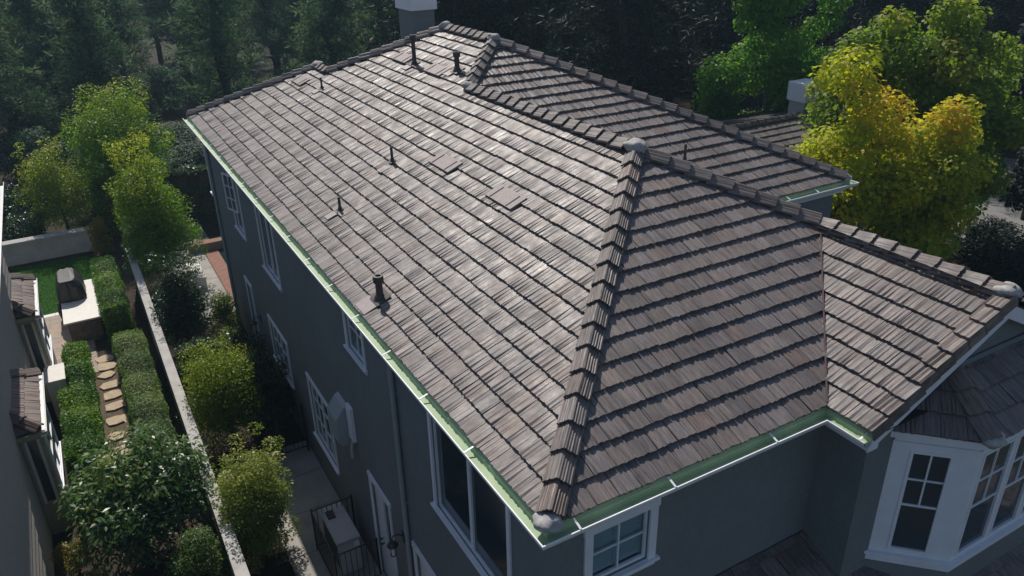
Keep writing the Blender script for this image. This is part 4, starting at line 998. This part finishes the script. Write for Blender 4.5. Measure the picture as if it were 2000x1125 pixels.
tree('dark_shrub', (-7.6,36.6,0), 'broad dark shrub beside the small lime-green tree', 'shrub', ML['dark'], 2.6, 1.7, .0, 'round', 9000, .12, 34, .34, .03, seed=25)
hedge('clipped_hedge', -4.12, -3.28, 22.0, 27.0, 1.5, 'clipped bright green hedge beside the barbecue island', ML['hedge'], 26000, .055, 1)
hedge('path_hedge', -3.95, -3.05, 13.0, 20.6, 1.15, 'pale grey-green hedge along the wall side of the stepping stones', ML['hedge2'], 36000, .052, 2)
hedge('leafy_hedge', -5.30, -4.72, 13.6, 20.4, 1.25, 'glossy green hedge between the tiled bays and the stepping stones', ML['hedge'], 32000, .07, 3)
hedge('leafy_hedge', -5.62, -5.34, 14.0, 17.6, 1.2, 'narrow glossy hedge strip under the tiled bay window', ML['hedge'], 8000, .07, 6)
hedge('slim_hedge', -3.3, -2.55, 33.0, 38.5, 2.6, 'narrow bright green hedge between the two round trees', ML['hedge'], 14000, .09, 4)
hedge('ivy_fence', -.8, 6.5, 32.9, 33.5, 2.6, 'dark ivy-covered fence behind the pool', ML['dark'], 16000, .11, 5)
# ---- maples
YM = [(-.9,.4,2.2,10.4,1.5,1), (.9,-.3,1.6,9.4,1.9,1.4), (2.3,-.9,2.0,8.6,1.3,.8), (-1.8,.8,2.4,7.6,1.3,.8), (.4,-.2,.6,5.6,2.5,1.3)]
tree('yellow_maple', (17.15,8.9,0), 'yellow maple with orange-tinted top beside the tiled eave', 'tree', ML['maple'], 10.4, 3.05, 1.0, 'round', 46000, .15, 120, .23, .16, wid=.8, seed=20, toptint=.34, bark='palebark', nl=30, shoots=0, shell=.3, lobes=YM)
GM = [(0,0,1.0,14.5,1.9,1.3), (-1.8,1.2,1.2,8.4,1.15,.7), (2.0,-1.5,1.2,12.5,1.7,1), (-.9,.5,7.5,15,1.4,.8), (.7,-.5,.8,5.5,2.2,.7)]
tree('green_maple', (24.9,20.4,0), 'tall bright green maple behind the white-capped chimney', 'tree', ML['gmaple'], 14.5, 3.4, 1.2, 'round', 46000, .17, 84, .25, .16, wid=.8, seed=21, bark='palebark', nl=30, shell=.3, lobes=GM)
TM = [(0,0,2,12.2,2.4,1.5), (-2.0,1.2,2,11.2,1.8,1), (2.0,-1.2,1.6,10.2,1.9,1), (.6,-.4,1.0,7,2.8,1)]
tree('turning_maple', (22.9,11.6,0), 'green maple with reddish patches behind the yellow maple', 'tree', ML['rmaple'], 12.0, 3.3, 2.0, 'round', 46000, .17, 120, .22, .16, wid=.8, seed=22, bark='palebark', nl=30, toptint=.2, shell=.3, lobes=TM)
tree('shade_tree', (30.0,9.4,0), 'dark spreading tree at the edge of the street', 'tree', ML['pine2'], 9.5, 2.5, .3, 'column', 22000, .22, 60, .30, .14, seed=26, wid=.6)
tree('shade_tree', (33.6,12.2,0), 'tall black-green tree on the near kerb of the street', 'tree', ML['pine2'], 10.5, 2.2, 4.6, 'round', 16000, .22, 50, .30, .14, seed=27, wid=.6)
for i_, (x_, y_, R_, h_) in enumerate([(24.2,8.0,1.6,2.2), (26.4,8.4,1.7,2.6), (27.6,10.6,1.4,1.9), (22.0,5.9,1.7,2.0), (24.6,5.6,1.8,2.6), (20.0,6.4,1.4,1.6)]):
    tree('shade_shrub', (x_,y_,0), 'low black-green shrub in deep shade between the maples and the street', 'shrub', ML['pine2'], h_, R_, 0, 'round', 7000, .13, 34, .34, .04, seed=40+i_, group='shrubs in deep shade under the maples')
# ---- pines and dark trees behind
def pine_proto(seed, h, R, mat, dark=False):
    g = np.random.default_rng(seed+500); Cs = []; mb = MB(); r0 = .16+.008*h
    tr_ = [Vector((g.normal()*.12*i, g.normal()*.12*i, h*i/6-.05*(i == 0))) for i in range(7)]; mb.tube(tr_, [r0*(1.15-i/6.6) for i in range(7)], 8)
    nb_ = 60
    for i in range(nb_):
        t = .20+.78*(i/nb_)+g.normal()*.01; t = min(t, .99); k = int(t*6); f = t*6-k; s = tr_[k].lerp(tr_[min(k+1, 6)], f); a = i*2.4+g.normal()*.3
        ln = R*(1.08-t)**.7*(.75+.4*g.random()); e = s+Vector((math.cos(a)*ln, math.sin(a)*ln, ln*(.35-.4*g.random()))); mdl = s.lerp(e, .5)+Vector((0,0,.12*ln))
        mb.tube([s, mdl, e], [r0*.30*(1.15-t), r0*.18*(1.15-t), .012], 5)
        for q in range(6):
            u = .3+.7*q/5; p = s.lerp(mdl, u*2) if u < .5 else mdl.lerp(e, u*2-1)
            for z in range(2): Cs.append((p.x+g.normal()*.32, p.y+g.normal()*.32, p.z+.10+g.normal()*.22))
    cen = np.array(Cs); n = 22*len(cen); idx = np.repeat(np.arange(len(cen)), 22); d = unit(n, g); d[:, 2] = d[:, 2]*.7+.25
    C = cen[idx]+d*(.05+.34*g.random((n, 1))); t = np.clip(g.random(len(cen))[idx]*.6+.4*g.random(n), 0, 1)
    me = leaf_mesh('crown', C, unit(n, g), d+unit(n, g)*.35, .34*(.7+.6*g.random(n)), np.full(n, .17), t, mat, 0)
    tm = mkmesh('trunk', mb.V, mb.F, M['bark'], True); return me, tm
PP = [pine_proto(i, h, R, ML['pine']) for i, (h, R) in enumerate([(13,3.4), (11,3.0), (15,3.6)])]
PD = [pine_proto(i+9, h, R, ML['pine2']) for i, (h, R) in enumerate([(14,4.2), (12,3.8)])]
def pine(protos, name, x, y, k, s, label, group, g):
    o = thing(name, (x, y, 0), label, 'tree', group); me, tm = protos[k]
    m_ = Matrix.Rotation(g.uniform(0, 6.28), 4, 'Z') @ Matrix.Diagonal((s*g.uniform(.92,1.1), s*g.uniform(.92,1.1), s, 1))
    reg(bpy.data.objects.new('crown', me), o, m_, True); reg(bpy.data.objects.new('trunk', tm), o, m_.copy(), True)
g = random.Random(31); spots = []
def ok(x, y, dmin): return all((x-a)**2+(y-b)**2 > dmin*dmin for a, b in spots)
tries = 0
while len(spots) < 64 and tries < 9000:                                   # grey-green pines on the left and behind
    tries += 1; t = g.random(); x = -24+60*t; y = g.uniform(38, 86)
    if 47.5 < y < 53.5 and x < 16: continue
    if x > 6 and y < 42: continue
    if -6 < x < 3 and y < 41: continue
    if ok(x, y, 4.3): spots.append((x, y)); pine(PP, 'pine_tree', x, y, g.randrange(3), g.uniform(.85,1.2), 'feathery grey-green pine standing in the wood behind the house', 'pines in the wood behind the house', g)
tries = 0; n0 = len(spots)
while len(spots) < n0+60 and tries < 9000:
    tries += 1; a = g.uniform(.42, 1.25); d_ = g.uniform(42, 88); x = -3.5+d_*math.sin(a); y = -5.6+d_*math.cos(a)
    if 27 < x < 43 and 7 < y < 21.5: continue
    if 58 < x < 78 and 26 < y < 42: continue
    if x < 33 and y < 28: continue
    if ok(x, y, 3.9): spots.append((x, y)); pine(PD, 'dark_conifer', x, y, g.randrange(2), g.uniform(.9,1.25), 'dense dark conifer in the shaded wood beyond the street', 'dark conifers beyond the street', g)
UB = []; n0 = len(spots)
for i_ in range(400):
    x = g.uniform(-22, 30); y = g.uniform(37, 47) if g.random() < .6 else g.uniform(53.5, 62)
    if x > 8 and y < 40: continue
    if -6 < x < 3 and y < 40: continue
    if ok(x, y, 3.0) and len(spots) < n0+26:
        spots.append((x, y)); k_ = g.randrange(3)
        if len(UB) <= k_:
            k_ = len(UB); tmp = tree('understory_shrub', (x,y,0), 'dusty green undergrowth bush among the pine trunks', 'shrub', ML['pine'], 2.2+.5*k_, 1.7, 0, 'round', 9000, .16, 34, .34, .04, seed=60+k_, group='undergrowth among the pines'); UB.append([c.data for c in tmp.children])
        else:
            o = thing('understory_shrub', (x,y,0), 'dusty green undergrowth bush among the pine trunks', 'shrub', 'undergrowth among the pines'); m_ = Matrix.Rotation(g.uniform(0,6.28), 4, 'Z') @ Matrix.Diagonal((g.uniform(.8,1.4), g.uniform(.8,1.4), g.uniform(.7,1.2), 1))
            reg(bpy.data.objects.new('crown', UB[k_][0]), o, m_, True); reg(bpy.data.objects.new('trunk', UB[k_][1]), o, m_.copy(), True)

# ------------------------------------------------------------------ thin haze
hb = NB('haze_air'); hv = hb.n('ShaderNodeVolumePrincipled'); hv.inputs['Density'].default_value = .0006; hv.inputs['Color'].default_value = (.50,.78,1,1); hv.inputs['Anisotropy'].default_value = .2
for l_ in list(hb.t.links): hb.t.links.remove(l_)
hb.l(hv.outputs[0], hb.out.inputs['Volume'])
hz = MB().box(-270,370,-170,420,-1,24).build('haze', hb.m); tag(hz, 'thin pale haze in the air over the gardens', 'haze', None, 'stuff')
